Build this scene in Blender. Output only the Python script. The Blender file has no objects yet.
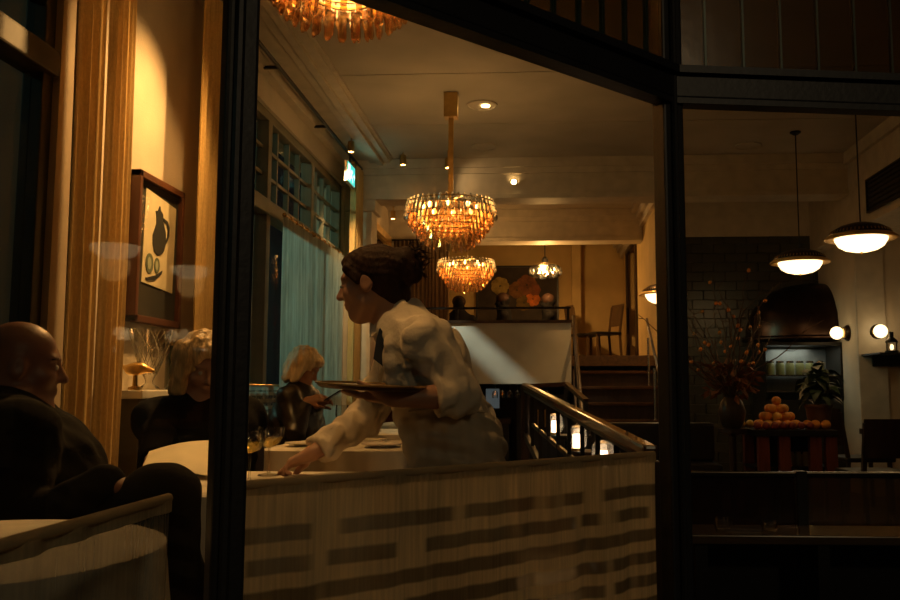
import bpy, bmesh, math, random
import numpy as np
from mathutils import Vector, Matrix, Euler

random.seed(7)
SC = bpy.context.scene
COL = SC.collection
PI = math.pi

# ------------------------------------------------------------------ camera
EYE = Vector((0.0, 0.0, 1.03))          # metres above the restaurant floor
FPX = 875.0                             # focal length in pixels of a 900x600 frame
YAW, PITCH = math.radians(3.0), math.atan(90 / FPX)
SHIFT = -44 / 900.0
cam_d = bpy.data.cameras.new('camera'); cam = bpy.data.objects.new('camera', cam_d); COL.objects.link(cam)
cam_d.sensor_width = 36; cam_d.lens = FPX / 900 * 36; cam_d.shift_x = SHIFT; cam_d.clip_start = 0.05
cam.location = EYE; cam.rotation_euler = (PI / 2 + PITCH, 0, YAW)
SC.camera = cam
CROT = Euler((PI / 2 + PITCH, 0, YAW)).to_matrix()

def P(px, py, D):
    """point on the plane Y = D seen at pixel (px, py)"""
    d = CROT @ Vector(((px - 450 + SHIFT * 900) / FPX, (300 - py) / FPX, -1))
    return EYE + d * (D / d.y)

def PX(px, py, X):
    """point on the plane X = const seen at pixel (px, py)"""
    d = CROT @ Vector(((px - 450 + SHIFT * 900) / FPX, (300 - py) / FPX, -1))
    return EYE + d * ((X - EYE.x) / d.x)

# ------------------------------------------------------------------ world, exposure
SC.view_settings.view_transform = 'Standard'; SC.view_settings.look = 'None'
SC.view_settings.gamma = 1; SC.view_settings.use_curve_mapping = False
SC.view_settings.exposure = 0.45
W = bpy.data.worlds.new('night'); SC.world = W; W.use_nodes = True
bg = W.node_tree.nodes['Background']; bg.inputs[0].default_value = (0.55, 0.62, 0.62, 1); bg.inputs[1].default_value = 0.004
cy = SC.cycles
cy.use_denoising = True; cy.max_bounces = 8; cy.diffuse_bounces = 4; cy.glossy_bounces = 3
cy.transparent_max_bounces = 24; cy.transmission_bounces = 6
cy.sample_clamp_indirect = 3.0; cy.sample_clamp_direct = 0; cy.caustics_reflective = False; cy.caustics_refractive = False

WARM = (1.0, 0.52, 0.16); WARM2 = (1.0, 0.62, 0.27)
def lamp(name, kind, loc, power, color=WARM, size=0.05, target=None, cone=60, blend=0.5):
    l = bpy.data.lights.new(name, kind); l.energy = power; l.color = color
    if kind == 'POINT': l.shadow_soft_size = size
    if kind == 'SPOT': l.shadow_soft_size = size; l.spot_size = math.radians(cone); l.spot_blend = blend
    if kind == 'AREA': l.size = size
    o = bpy.data.objects.new(name, l); COL.objects.link(o); o.location = loc
    if target is not None:
        o.rotation_euler = (Vector(target) - Vector(loc)).to_track_quat('-Z', 'Y').to_euler()
    return o

# street lamps in the street beyond the left wall: cold light through the sheers and window glass
lamp('street_light', 'SPOT', (-6.5, 6.2, 4.0), 240, (0.42, 0.95, 0.78), 0.3, (-2.0, 7.4, 1.9), 50, 0.6)
lamp('street_light', 'SPOT', (-6.0, 1.0, 4.2), 14, (0.45, 0.95, 0.80), 0.3, (-2.0, 3.0, 1.8), 60, 0.6)
lamp('street_light', 'POINT', (3.5, -5.0, 4.5), 85, (1.0, 0.74, 0.42), 0.3)

# ------------------------------------------------------------------ materials
MATS = {}
def mat(name, col, rough=0.6, metal=0.0, var=0.12, scale=8.0, bump=0.0, bscale=60.0, emis=None, spec=0.5, sub=0.0, coat=0.0, stretch=(1, 1, 1), ecol=None):
    if name in MATS: return MATS[name]
    m = bpy.data.materials.new(name); m.use_nodes = True; nt = m.node_tree; n = nt.nodes
    b = n['Principled BSDF']
    tc = n.new('ShaderNodeTexCoord'); mp = n.new('ShaderNodeMapping'); mp.inputs['Scale'].default_value = stretch
    nt.links.new(tc.outputs['Object'], mp.inputs[0])
    nz = n.new('ShaderNodeTexNoise'); nz.inputs['Scale'].default_value = scale; nz.inputs['Detail'].default_value = 5
    nt.links.new(mp.outputs[0], nz.inputs['Vector'])
    rp = n.new('ShaderNodeValToRGB')
    rp.color_ramp.elements[0].position = 0.3; rp.color_ramp.elements[1].position = 0.7
    rp.color_ramp.elements[0].color = tuple(max(0, c * (1 - var)) for c in col) + (1,)
    rp.color_ramp.elements[1].color = tuple(min(1, c * (1 + var)) for c in col) + (1,)
    nt.links.new(nz.outputs['Fac'], rp.inputs[0]); nt.links.new(rp.outputs[0], b.inputs['Base Color'])
    b.inputs['Roughness'].default_value = rough; b.inputs['Metallic'].default_value = metal
    b.inputs['Specular IOR Level'].default_value = spec; b.inputs['Coat Weight'].default_value = coat
    if sub: b.inputs['Subsurface Weight'].default_value = sub; b.inputs['Subsurface Radius'].default_value = (0.02, 0.008, 0.004)
    if bump:
        n2 = n.new('ShaderNodeTexNoise'); n2.inputs['Scale'].default_value = bscale; n2.inputs['Detail'].default_value = 4
        nt.links.new(mp.outputs[0], n2.inputs['Vector'])
        bp = n.new('ShaderNodeBump'); bp.inputs['Strength'].default_value = bump; bp.inputs['Distance'].default_value = 0.02
        nt.links.new(n2.outputs['Fac'], bp.inputs['Height']); nt.links.new(bp.outputs[0], b.inputs['Normal'])
    if emis:
        b.inputs['Emission Color'].default_value = (ecol or col) + (1,); b.inputs['Emission Strength'].default_value = emis
    MATS[name] = m
    return m

def glass(name, tint=(1, 1, 1), refl=0.08, rough=0.02, bump=0.0, bscale=40, trans=None, fres=0.8):
    """thin sheet glass: transparent with a fresnel gloss; trans = weight of a scattering (translucent) share"""
    if name in MATS: return MATS[name]
    m = bpy.data.materials.new(name); m.use_nodes = True; nt = m.node_tree; n = nt.nodes; n.clear()
    out = n.new('ShaderNodeOutputMaterial'); tr = n.new('ShaderNodeBsdfTransparent'); tr.inputs[0].default_value = tint + (1,)
    gl = n.new('ShaderNodeBsdfGlossy'); gl.inputs['Roughness'].default_value = rough
    lw = n.new('ShaderNodeLayerWeight'); lw.inputs['Blend'].default_value = 0.25
    mm = n.new('ShaderNodeMath'); mm.operation = 'MULTIPLY_ADD'; mm.inputs[1].default_value = fres; mm.inputs[2].default_value = refl * 0.4
    nt.links.new(lw.outputs['Fresnel'], mm.inputs[0])
    mx = n.new('ShaderNodeMixShader'); nt.links.new(mm.outputs[0], mx.inputs[0])
    base = tr
    if trans:
        tl = n.new('ShaderNodeBsdfTranslucent'); tl.inputs[0].default_value = tint + (1,)
        m2 = n.new('ShaderNodeMixShader'); m2.inputs[0].default_value = trans
        nt.links.new(tr.outputs[0], m2.inputs[1]); nt.links.new(tl.outputs[0], m2.inputs[2]); base = m2
    nt.links.new(base.outputs[0], mx.inputs[1]); nt.links.new(gl.outputs[0], mx.inputs[2]); nt.links.new(mx.outputs[0], out.inputs[0])
    if bump:
        tc = n.new('ShaderNodeTexCoord'); nz = n.new('ShaderNodeTexNoise'); nz.inputs['Scale'].default_value = bscale
        nt.links.new(tc.outputs['Object'], nz.inputs['Vector'])
        bp = n.new('ShaderNodeBump'); bp.inputs['Strength'].default_value = bump; nt.links.new(nz.outputs['Fac'], bp.inputs['Height'])
        nt.links.new(bp.outputs[0], gl.inputs['Normal']); nt.links.new(bp.outputs[0], lw.inputs['Normal'])
    MATS[name] = m
    return m

def cloth(name, col, trans=0.35, holes=None, weave=400, see=0.0, var=0.22, scale=6):
    """woven cloth: diffuse + translucent; holes = dict for open-weave patches in object space (u along, z up)"""
    if name in MATS: return MATS[name]
    m = bpy.data.materials.new(name); m.use_nodes = True; nt = m.node_tree; n = nt.nodes; n.clear(); L = nt.links.new
    out = n.new('ShaderNodeOutputMaterial')
    tc = n.new('ShaderNodeTexCoord')
    nz = n.new('ShaderNodeTexNoise'); nz.inputs['Scale'].default_value = scale; nz.inputs['Detail'].default_value = 6
    mp = n.new('ShaderNodeMapping'); mp.inputs['Scale'].default_value = (1, 1, 0.35); L(tc.outputs['Object'], mp.inputs[0]); L(mp.outputs[0], nz.inputs['Vector'])
    rp = n.new('ShaderNodeValToRGB'); rp.color_ramp.elements[0].position = .38; rp.color_ramp.elements[1].position = .62
    rp.color_ramp.elements[0].color = tuple(c * (1 - var) for c in col) + (1,); rp.color_ramp.elements[1].color = tuple(min(1, c * (1 + var)) for c in col) + (1,)
    sv = n.new('ShaderNodeMapping'); sv.inputs['Scale'].default_value = (140, 5, 1); L(tc.outputs['UV'], sv.inputs[0])
    sn_ = n.new('ShaderNodeTexNoise'); sn_.inputs['Scale'].default_value = 1; sn_.inputs['Detail'].default_value = 3; L(sv.outputs[0], sn_.inputs['Vector'])
    av = n.new('ShaderNodeMath'); av.operation = 'ADD'; L(nz.outputs['Fac'], av.inputs[0]); L(sn_.outputs['Fac'], av.inputs[1])
    hv = n.new('ShaderNodeMath'); hv.operation = 'MULTIPLY'; hv.inputs[1].default_value = .5; L(av.outputs[0], hv.inputs[0])
    L(hv.outputs[0], rp.inputs[0])
    df = n.new('ShaderNodeBsdfDiffuse'); tl = n.new('ShaderNodeBsdfTranslucent'); L(rp.outputs[0], df.inputs[0]); L(rp.outputs[0], tl.inputs[0])
    n2 = n.new('ShaderNodeTexNoise'); n2.inputs['Scale'].default_value = weave; L(tc.outputs['UV'], n2.inputs['Vector'])
    bp = n.new('ShaderNodeBump'); bp.inputs['Strength'].default_value = .25; bp.inputs['Distance'].default_value = .004; L(n2.outputs['Fac'], bp.inputs['Height'])
    L(bp.outputs[0], df.inputs['Normal'])
    mx = n.new('ShaderNodeMixShader'); mx.inputs[0].default_value = trans; L(df.outputs[0], mx.inputs[1]); L(tl.outputs[0], mx.inputs[2])
    last = mx
    if holes or see:
        tr = n.new('ShaderNodeBsdfTransparent'); m3 = n.new('ShaderNodeMixShader'); L(mx.outputs[0], m3.inputs[1]); L(tr.outputs[0], m3.inputs[2])
        if holes:
            uv = n.new('ShaderNodeSeparateXYZ'); L(tc.outputs['UV'], uv.inputs[0])
            def math_(op, a, b=None, v=None):
                q = n.new('ShaderNodeMath'); q.operation = op; L(a, q.inputs[0])
                if b is not None: L(b, q.inputs[1])
                if v is not None: q.inputs[1].default_value = v
                return q.outputs[0]
            def step(a, e0, e1):
                q = n.new('ShaderNodeMapRange'); q.interpolation_type = 'SMOOTHSTEP'; L(a, q.inputs[0])
                lo, hi = min(e0, e1), max(e0, e1); q.inputs[1].default_value = lo; q.inputs[2].default_value = hi
                q.inputs[3].default_value = 0 if e0 < e1 else 1; q.inputs[4].default_value = 1 if e0 < e1 else 0
                return q.outputs[0]
            # wobble of the bands along the cloth
            wn = n.new('ShaderNodeTexNoise'); wn.inputs['Scale'].default_value = 5; L(tc.outputs['UV'], wn.inputs['Vector'])
            wob = math_('MULTIPLY', wn.outputs['Fac'], v=holes.get('wob', 0.5))
            row = math_('ADD', math_('MULTIPLY', uv.outputs['Y'], v=1 / holes['pitch']), wob)
            fr = math_('FRACT', row)
            band = math_('MULTIPLY', step(fr, .36, .48), step(fr, .98, .88))
            rid = math_('FLOOR', row)
            cx = n.new('ShaderNodeCombineXYZ'); L(math_('MULTIPLY', uv.outputs['X'], v=holes['ufreq']), cx.inputs[0]); L(math_('MULTIPLY', rid, v=7.3), cx.inputs[1])
            pn = n.new('ShaderNodeTexNoise'); pn.inputs['Scale'].default_value = 1.0; pn.inputs['Detail'].default_value = 1; L(cx.outputs[0], pn.inputs['Vector'])
            patch = step(pn.outputs['Fac'], holes.get('cut', 0.45) - holes.get('soft', .03), holes.get('cut', 0.45) + holes.get('soft', .03))
            # leave hem at the top closed (uv.y measured down from the rod)
            hem = math_('GREATER_THAN', uv.outputs['Y'], v=holes.get('hem', 0.07))
            fine = n.new('ShaderNodeTexNoise'); fine.inputs['Scale'].default_value = 1; fine.inputs['Detail'].default_value = 3
            c2 = n.new('ShaderNodeCombineXYZ'); L(math_('MULTIPLY', uv.outputs['X'], v=260), c2.inputs[0]); L(math_('MULTIPLY', uv.outputs['Y'], v=12), c2.inputs[1]); L(c2.outputs[0], fine.inputs['Vector'])
            thread = math_('ADD', math_('MULTIPLY', fine.outputs['Fac'], v=holes.get('thr', .7)), v=holes.get('open', 0.4))
            f = math_('MULTIPLY', math_('MULTIPLY', band, patch), math_('MULTIPLY', hem, thread))
            f = math_('MINIMUM', math_('ADD', f, v=see), v=0.95)
            if holes.get('dark'):
                dk = n.new('ShaderNodeMix'); dk.data_type = 'RGBA'; dk.blend_type = 'MULTIPLY'; L(math_('MULTIPLY', math_('MULTIPLY', band, patch), hem), dk.inputs[0])
                L(rp.outputs[0], dk.inputs[6]); dk.inputs[7].default_value = (holes['dark'],) * 3 + (1,)
                L(dk.outputs[2], df.inputs[0]); L(dk.outputs[2], tl.inputs[0])
            L(f, m3.inputs[0])
        else:
            m3.inputs[0].default_value = see
        last = m3
    L(last.outputs[0], out.inputs[0])
    MATS[name] = m
    return m

# palette
M_frame = mat('window_frame_paint', (0.018, 0.017, 0.019), 0.45, bump=.05)
M_pane = glass('window_glass', (0.97, 0.97, 0.95), 0.02, fres=0.02)
M_dusty = glass('reeded_glass', (0.48, 0.42, 0.30), 0.05, 0.2, bump=.3, bscale=25, fres=.15)
M_wall = mat('cream_plaster', (0.62, 0.53, 0.40), 0.8, bump=.08, scale=3)
M_ceil = mat('ceiling_paint', (0.50, 0.44, 0.35), 0.75, scale=2)
M_trim = mat('trim_paint', (0.58, 0.51, 0.40), 0.55, bump=.04)
M_white = mat('parapet_white', (0.74, 0.72, 0.64), 0.7, scale=3)
M_wood = mat('dark_floor_oak', (0.12, 0.065, 0.032), 0.35, var=.35, scale=5, stretch=(6, 0.6, 6), bump=.05)
M_dwood = mat('dark_stained_wood', (0.045, 0.024, 0.014), 0.35, var=.4, scale=6, stretch=(4, 4, .6))
M_mahog = mat('mahogany', (0.20, 0.055, 0.03), 0.35, var=.35, scale=6, stretch=(5, 5, .5))
M_black = mat('black_paint', (0.012, 0.011, 0.011), 0.4)
M_iron = mat('black_iron', (0.02, 0.018, 0.016), 0.4, metal=.6)
M_brass = mat('aged_brass', (0.62, 0.42, 0.16), 0.3, metal=1.0, var=.25)
M_nickel = mat('nickel', (0.55, 0.52, 0.47), 0.25, metal=1.0)
M_rail = mat('polished_rail_wood', (0.09, 0.042, 0.018), 0.22, var=.3, coat=.6, stretch=(1, .3, 1))
M_tile = mat('dark_green_tile', (0.05, 0.05, 0.036), 0.3, var=.3, scale=4)
M_grout = mat('dark_grout', (0.03, 0.028, 0.022), 0.9)
M_amber = glass('amber_crystal', (0.92, 0.68, 0.42), 0.35, 0.10, trans=.20)
M_smoke = glass('smoky_crystal', (0.72, 0.68, 0.60), 0.5, 0.08, trans=.2)
M_clear = glass('clear_glassware', (0.95, 0.95, 0.93), 0.25, 0.03)
M_opal = mat('opal_glass_lit', (1.0, 0.72, 0.36), 0.3, emis=2.3, ecol=(1.0, 0.72, 0.38))
M_bulb = mat('bulb_lit', (1.0, 0.7, 0.3), 0.3, emis=18, ecol=(1.0, 0.62, 0.24))
M_bulbsoft = mat('globe_lit', (1.0, 0.8, 0.5), 0.3, emis=2.2, ecol=(1.0, 0.72, 0.38))
M_linen = cloth('table_linen', (0.78, 0.72, 0.60), 0.15, weave=300)
M_drape = cloth('gold_drape', (0.60, 0.41, 0.17), 0.08, scale=160, var=.14)
M_bdrape = cloth('brown_drape', (0.17, 0.11, 0.06), 0.2)
M_sheer = cloth('pale_sheer', (0.62, 0.68, 0.62), 0.55, see=0.12)
M_cafe = cloth('cafe_curtain_openwork', (0.80, 0.66, 0.42), 0.5, holes=dict(pitch=0.056, ufreq=9.0, cut=0.40, soft=.06, open=0.04, thr=.35, wob=0.20, hem=0.05, dark=.36), see=0.03)
M_cafe2 = cloth('cafe_curtain_gauze', (0.40, 0.34, 0.23), 0.35, holes=dict(pitch=0.9, ufreq=26.0, cut=0.30, open=0.10, wob=0.3, hem=0.04), see=0.46)
M_paper = mat('cream_paper', (0.80, 0.70, 0.46), 0.7)
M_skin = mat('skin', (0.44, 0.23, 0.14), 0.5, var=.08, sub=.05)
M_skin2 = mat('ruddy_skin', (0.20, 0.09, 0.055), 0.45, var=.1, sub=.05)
M_shirt = mat('white_shirt', (0.72, 0.62, 0.48), 0.85, var=.06, bump=.7, bscale=11)
M_apron = mat('apron_cotton', (0.50, 0.42, 0.31), 0.9, var=.06, bump=.6, bscale=9)
M_suit = mat('black_wool', (0.007, 0.006, 0.006), 0.9, bump=.1, spec=.12)
M_leather = mat('black_leather', (0.02, 0.015, 0.012), 0.35, bump=.25, bscale=25)
M_tie = mat('navy_tie', (0.02, 0.03, 0.05), 0.6)
M_paleblonde = mat('pale_blonde_hair', (0.76, 0.62, 0.40), 0.5, var=.3, scale=40, bump=.5, bscale=70, stretch=(1, 1, .18))
M_hairdk = mat('dark_brown_hair', (0.030, 0.013, 0.007), 0.7, spec=.2, var=.3, scale=30, bump=.35, bscale=80, stretch=(1, 1, .4))
M_blonde = mat('blonde_hair', (0.66, 0.45, 0.20), 0.45, var=.35, scale=40, bump=.5, bscale=70, stretch=(1, 1, .18))

# ------------------------------------------------------------------ mesh helpers
class MB:
    def __init__(s): s.v = []; s.f = []; s.uv = None
    def add(s, vs, fs):
        k = len(s.v); s.v += [tuple(v) for v in vs]; s.f += [tuple(i + k for i in f) for f in fs]; return s
    def box(s, a, b):
        x0, y0, z0 = a; x1, y1, z1 = b
        return s.add([(x0,y0,z0),(x1,y0,z0),(x1,y1,z0),(x0,y1,z0),(x0,y0,z1),(x1,y0,z1),(x1,y1,z1),(x0,y1,z1)],
                     [(0,3,2,1),(4,5,6,7),(0,1,5,4),(1,2,6,5),(2,3,7,6),(3,0,4,7)])
    def cbox(s, c, sz): return s.box([c[i] - sz[i] / 2 for i in range(3)], [c[i] + sz[i] / 2 for i in range(3)])
    def obox(s, p, q, w, h, up=(0, 0, 1)):
        """bar from p to q, width w sideways, height h along up"""
        p, q, up = Vector(p), Vector(q), Vector(up); d = (q - p).normalized()
        sd = d.cross(up); sd = sd.normalized() if sd.length > 1e-5 else Vector((1, 0, 0)); u = sd.cross(d)
        o = [sd * (-w/2) + u * (-h/2), sd * (w/2) + u * (-h/2), sd * (w/2) + u * (h/2), sd * (-w/2) + u * (h/2)]
        return s.add([p + x for x in o] + [q + x for x in o], [(0,3,2,1),(4,5,6,7),(0,1,5,4),(1,2,6,5),(2,3,7,6),(3,0,4,7)])
    def prism(s, poly, p, vec):
        """extrude a 3-D polygon by vec"""
        vec = Vector(vec); n = len(poly); a = [Vector(x) + Vector(p) for x in poly]
        return s.add(a + [x + vec for x in a], [tuple(range(n))[::-1], tuple(range(n, 2*n))] + [(i, (i+1) % n, n + (i+1) % n, n + i) for i in range(n)])
    def tube(s, pts, r, seg=8, cap=True):
        pts = [Vector(p) for p in pts]; rs = r if isinstance(r, (list, tuple)) else [r] * len(pts)
        k = len(s.v); prev = None
        for i, p in enumerate(pts):
            d = (pts[min(i+1, len(pts)-1)] - pts[max(i-1, 0)]).normalized()
            if prev is None:
                a = d.cross(Vector((0, 0, 1))); a = a.normalized() if a.length > 1e-3 else Vector((1, 0, 0))
            else:
                a = (prev - d * prev.dot(d)).normalized()
            prev = a; b = d.cross(a)
            for j in range(seg):
                t = 2 * PI * j / seg; s.v.append(tuple(p + (a * math.cos(t) + b * math.sin(t)) * rs[i]))
        for i in range(len(pts) - 1):
            for j in range(seg):
                a0 = k + i*seg + j; a1 = k + i*seg + (j+1) % seg
                s.f.append((a0, a1, a1 + seg, a0 + seg))
        if cap:
            s.f.append(tuple(k + j for j in range(seg))[::-1]); s.f.append(tuple(k + (len(pts)-1)*seg + j for j in range(seg)))
        return s
    def lathe(s, prof, c, seg=24, axis=None, caps=True):
        """prof: (r, z) list, revolved about the vertical (or axis) through c"""
        c = Vector(c); k = len(s.v)
        R = Matrix.Identity(3) if axis is None else Vector((0, 0, 1)).rotation_difference(Vector(axis)).to_matrix()
        for r, z in prof:
            for j in range(seg):
                t = 2 * PI * j / seg; s.v.append(tuple(c + R @ Vector((r * math.cos(t), r * math.sin(t), z))))
        for i in range(len(prof) - 1):
            for j in range(seg):
                a0 = k + i*seg + j; a1 = k + i*seg + (j+1) % seg
                s.f.append((a0, a1, a1 + seg, a0 + seg))
        if not caps: return s
        if prof[0][0] > 1e-4: s.f.append(tuple(k + j for j in range(seg))[::-1])
        if prof[-1][0] > 1e-4: s.f.append(tuple(k + (len(prof)-1)*seg + j for j in range(seg)))
        return s
    def ball(s, c, r, seg=12, rings=8, sc=(1, 1, 1)):
        c = Vector(c); k = len(s.v)
        for i in range(rings + 1):
            t = PI * i / rings
            for j in range(seg):
                p = 2 * PI * j / seg
                s.v.append((c.x + r*sc[0]*math.sin(t)*math.cos(p), c.y + r*sc[1]*math.sin(t)*math.sin(p), c.z + r*sc[2]*math.cos(t)))
        for i in range(rings):
            for j in range(seg):
                a0 = k + i*seg + j; a1 = k + i*seg + (j+1) % seg
                s.f.append((a0, a0 + seg, a1 + seg, a1))
        return s
    def grid(s, fn, nu, nv, uvfn=None):
        k = len(s.v); s.uv = s.uv or {}
        for i in range(nu + 1):
            for j in range(nv + 1):
                s.v.append(tuple(fn(i / nu, j / nv)))
                if uvfn: s.uv[len(s.v) - 1] = uvfn(i / nu, j / nv)
        for i in range(nu):
            for j in range(nv):
                a = k + i*(nv+1) + j; s.f.append((a, a + 1, a + nv + 2, a + nv + 1))
        return s
    def mesh(s, name, org=(0, 0, 0), smooth=False, bevel=0):
        me = bpy.data.meshes.new(name); o = Vector(org)
        me.from_pydata([(v[0]-o.x, v[1]-o.y, v[2]-o.z) for v in s.v], [], s.f)
        bm = bmesh.new(); bm.from_mesh(me)
        bmesh.ops.remove_doubles(bm, verts=bm.verts, dist=1e-5) if not s.uv else None
        bmesh.ops.recalc_face_normals(bm, faces=bm.faces)
        if bevel: bmesh.ops.bevel(bm, geom=bm.edges[:], offset=bevel, segments=2, affect='EDGES', profile=.6)
        bm.to_mesh(me); bm.free()
        if s.uv:
            ul = me.uv_layers.new(name='UV')
            for lp in me.loops: ul.data[lp.index].uv = s.uv.get(lp.vertex_index, (0, 0))
        if smooth:
            me.shade_smooth()
            try: me.set_sharp_from_angle(angle=math.radians(50))
            except Exception: pass
        return me
    def build(s, name, m, parent=None, org=None, smooth=False, bevel=0):
        if parent is not None:
            o = Vector((0, 0, 0)); q = parent
            while q is not None: o += q.location; q = q.parent
        elif org is not None: o = Vector(org)
        else:
            a = np.array(s.v); o = Vector(((a[:,0].min()+a[:,0].max())/2, (a[:,1].min()+a[:,1].max())/2, a[:,2].min()))
        me = s.mesh(name, o, smooth, bevel); me.materials.append(m)
        ob = bpy.data.objects.new(name, me); COL.objects.link(ob)
        if parent is not None: ob.parent = parent
        else: ob.location = o
        return ob

def tag(o, label=None, cat=None, group=None, kind=None):
    if label: o['label'] = label
    if cat: o['category'] = cat
    if group: o['group'] = group
    if kind: o['kind'] = kind
    return o
def thing(name, loc, label, cat, group=None, kind=None):
    o = bpy.data.objects.new(name, None); COL.objects.link(o); o.location = loc; o.empty_display_size = .1
    return tag(o, label, cat, group, kind)
def struct(o, label=None): return tag(o, label, kind='structure')
def sroot(name, loc, label=None):
    o = bpy.data.objects.new(name, None); COL.objects.link(o); o.location = loc; return tag(o, label, kind='structure')
def kids(o): return [c for c in bpy.data.objects if c.parent == o]
def copy_tree(o, parent=None, loc=None, rz=None, label=None):
    c = o.copy(); COL.objects.link(c); c.parent = parent
    if loc is not None: c.location = loc
    if rz is not None: c.rotation_euler = (0, 0, rz)
    if label: c['label'] = label
    for ch in kids(o): copy_tree(ch, c)
    return c
def piece(name, me, parent, loc, rot=(0, 0, 0), scale=(1, 1, 1)):
    o = bpy.data.objects.new(name, me); COL.objects.link(o); o.parent = parent; o.location = loc; o.rotation_euler = rot; o.scale = scale; return o

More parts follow.
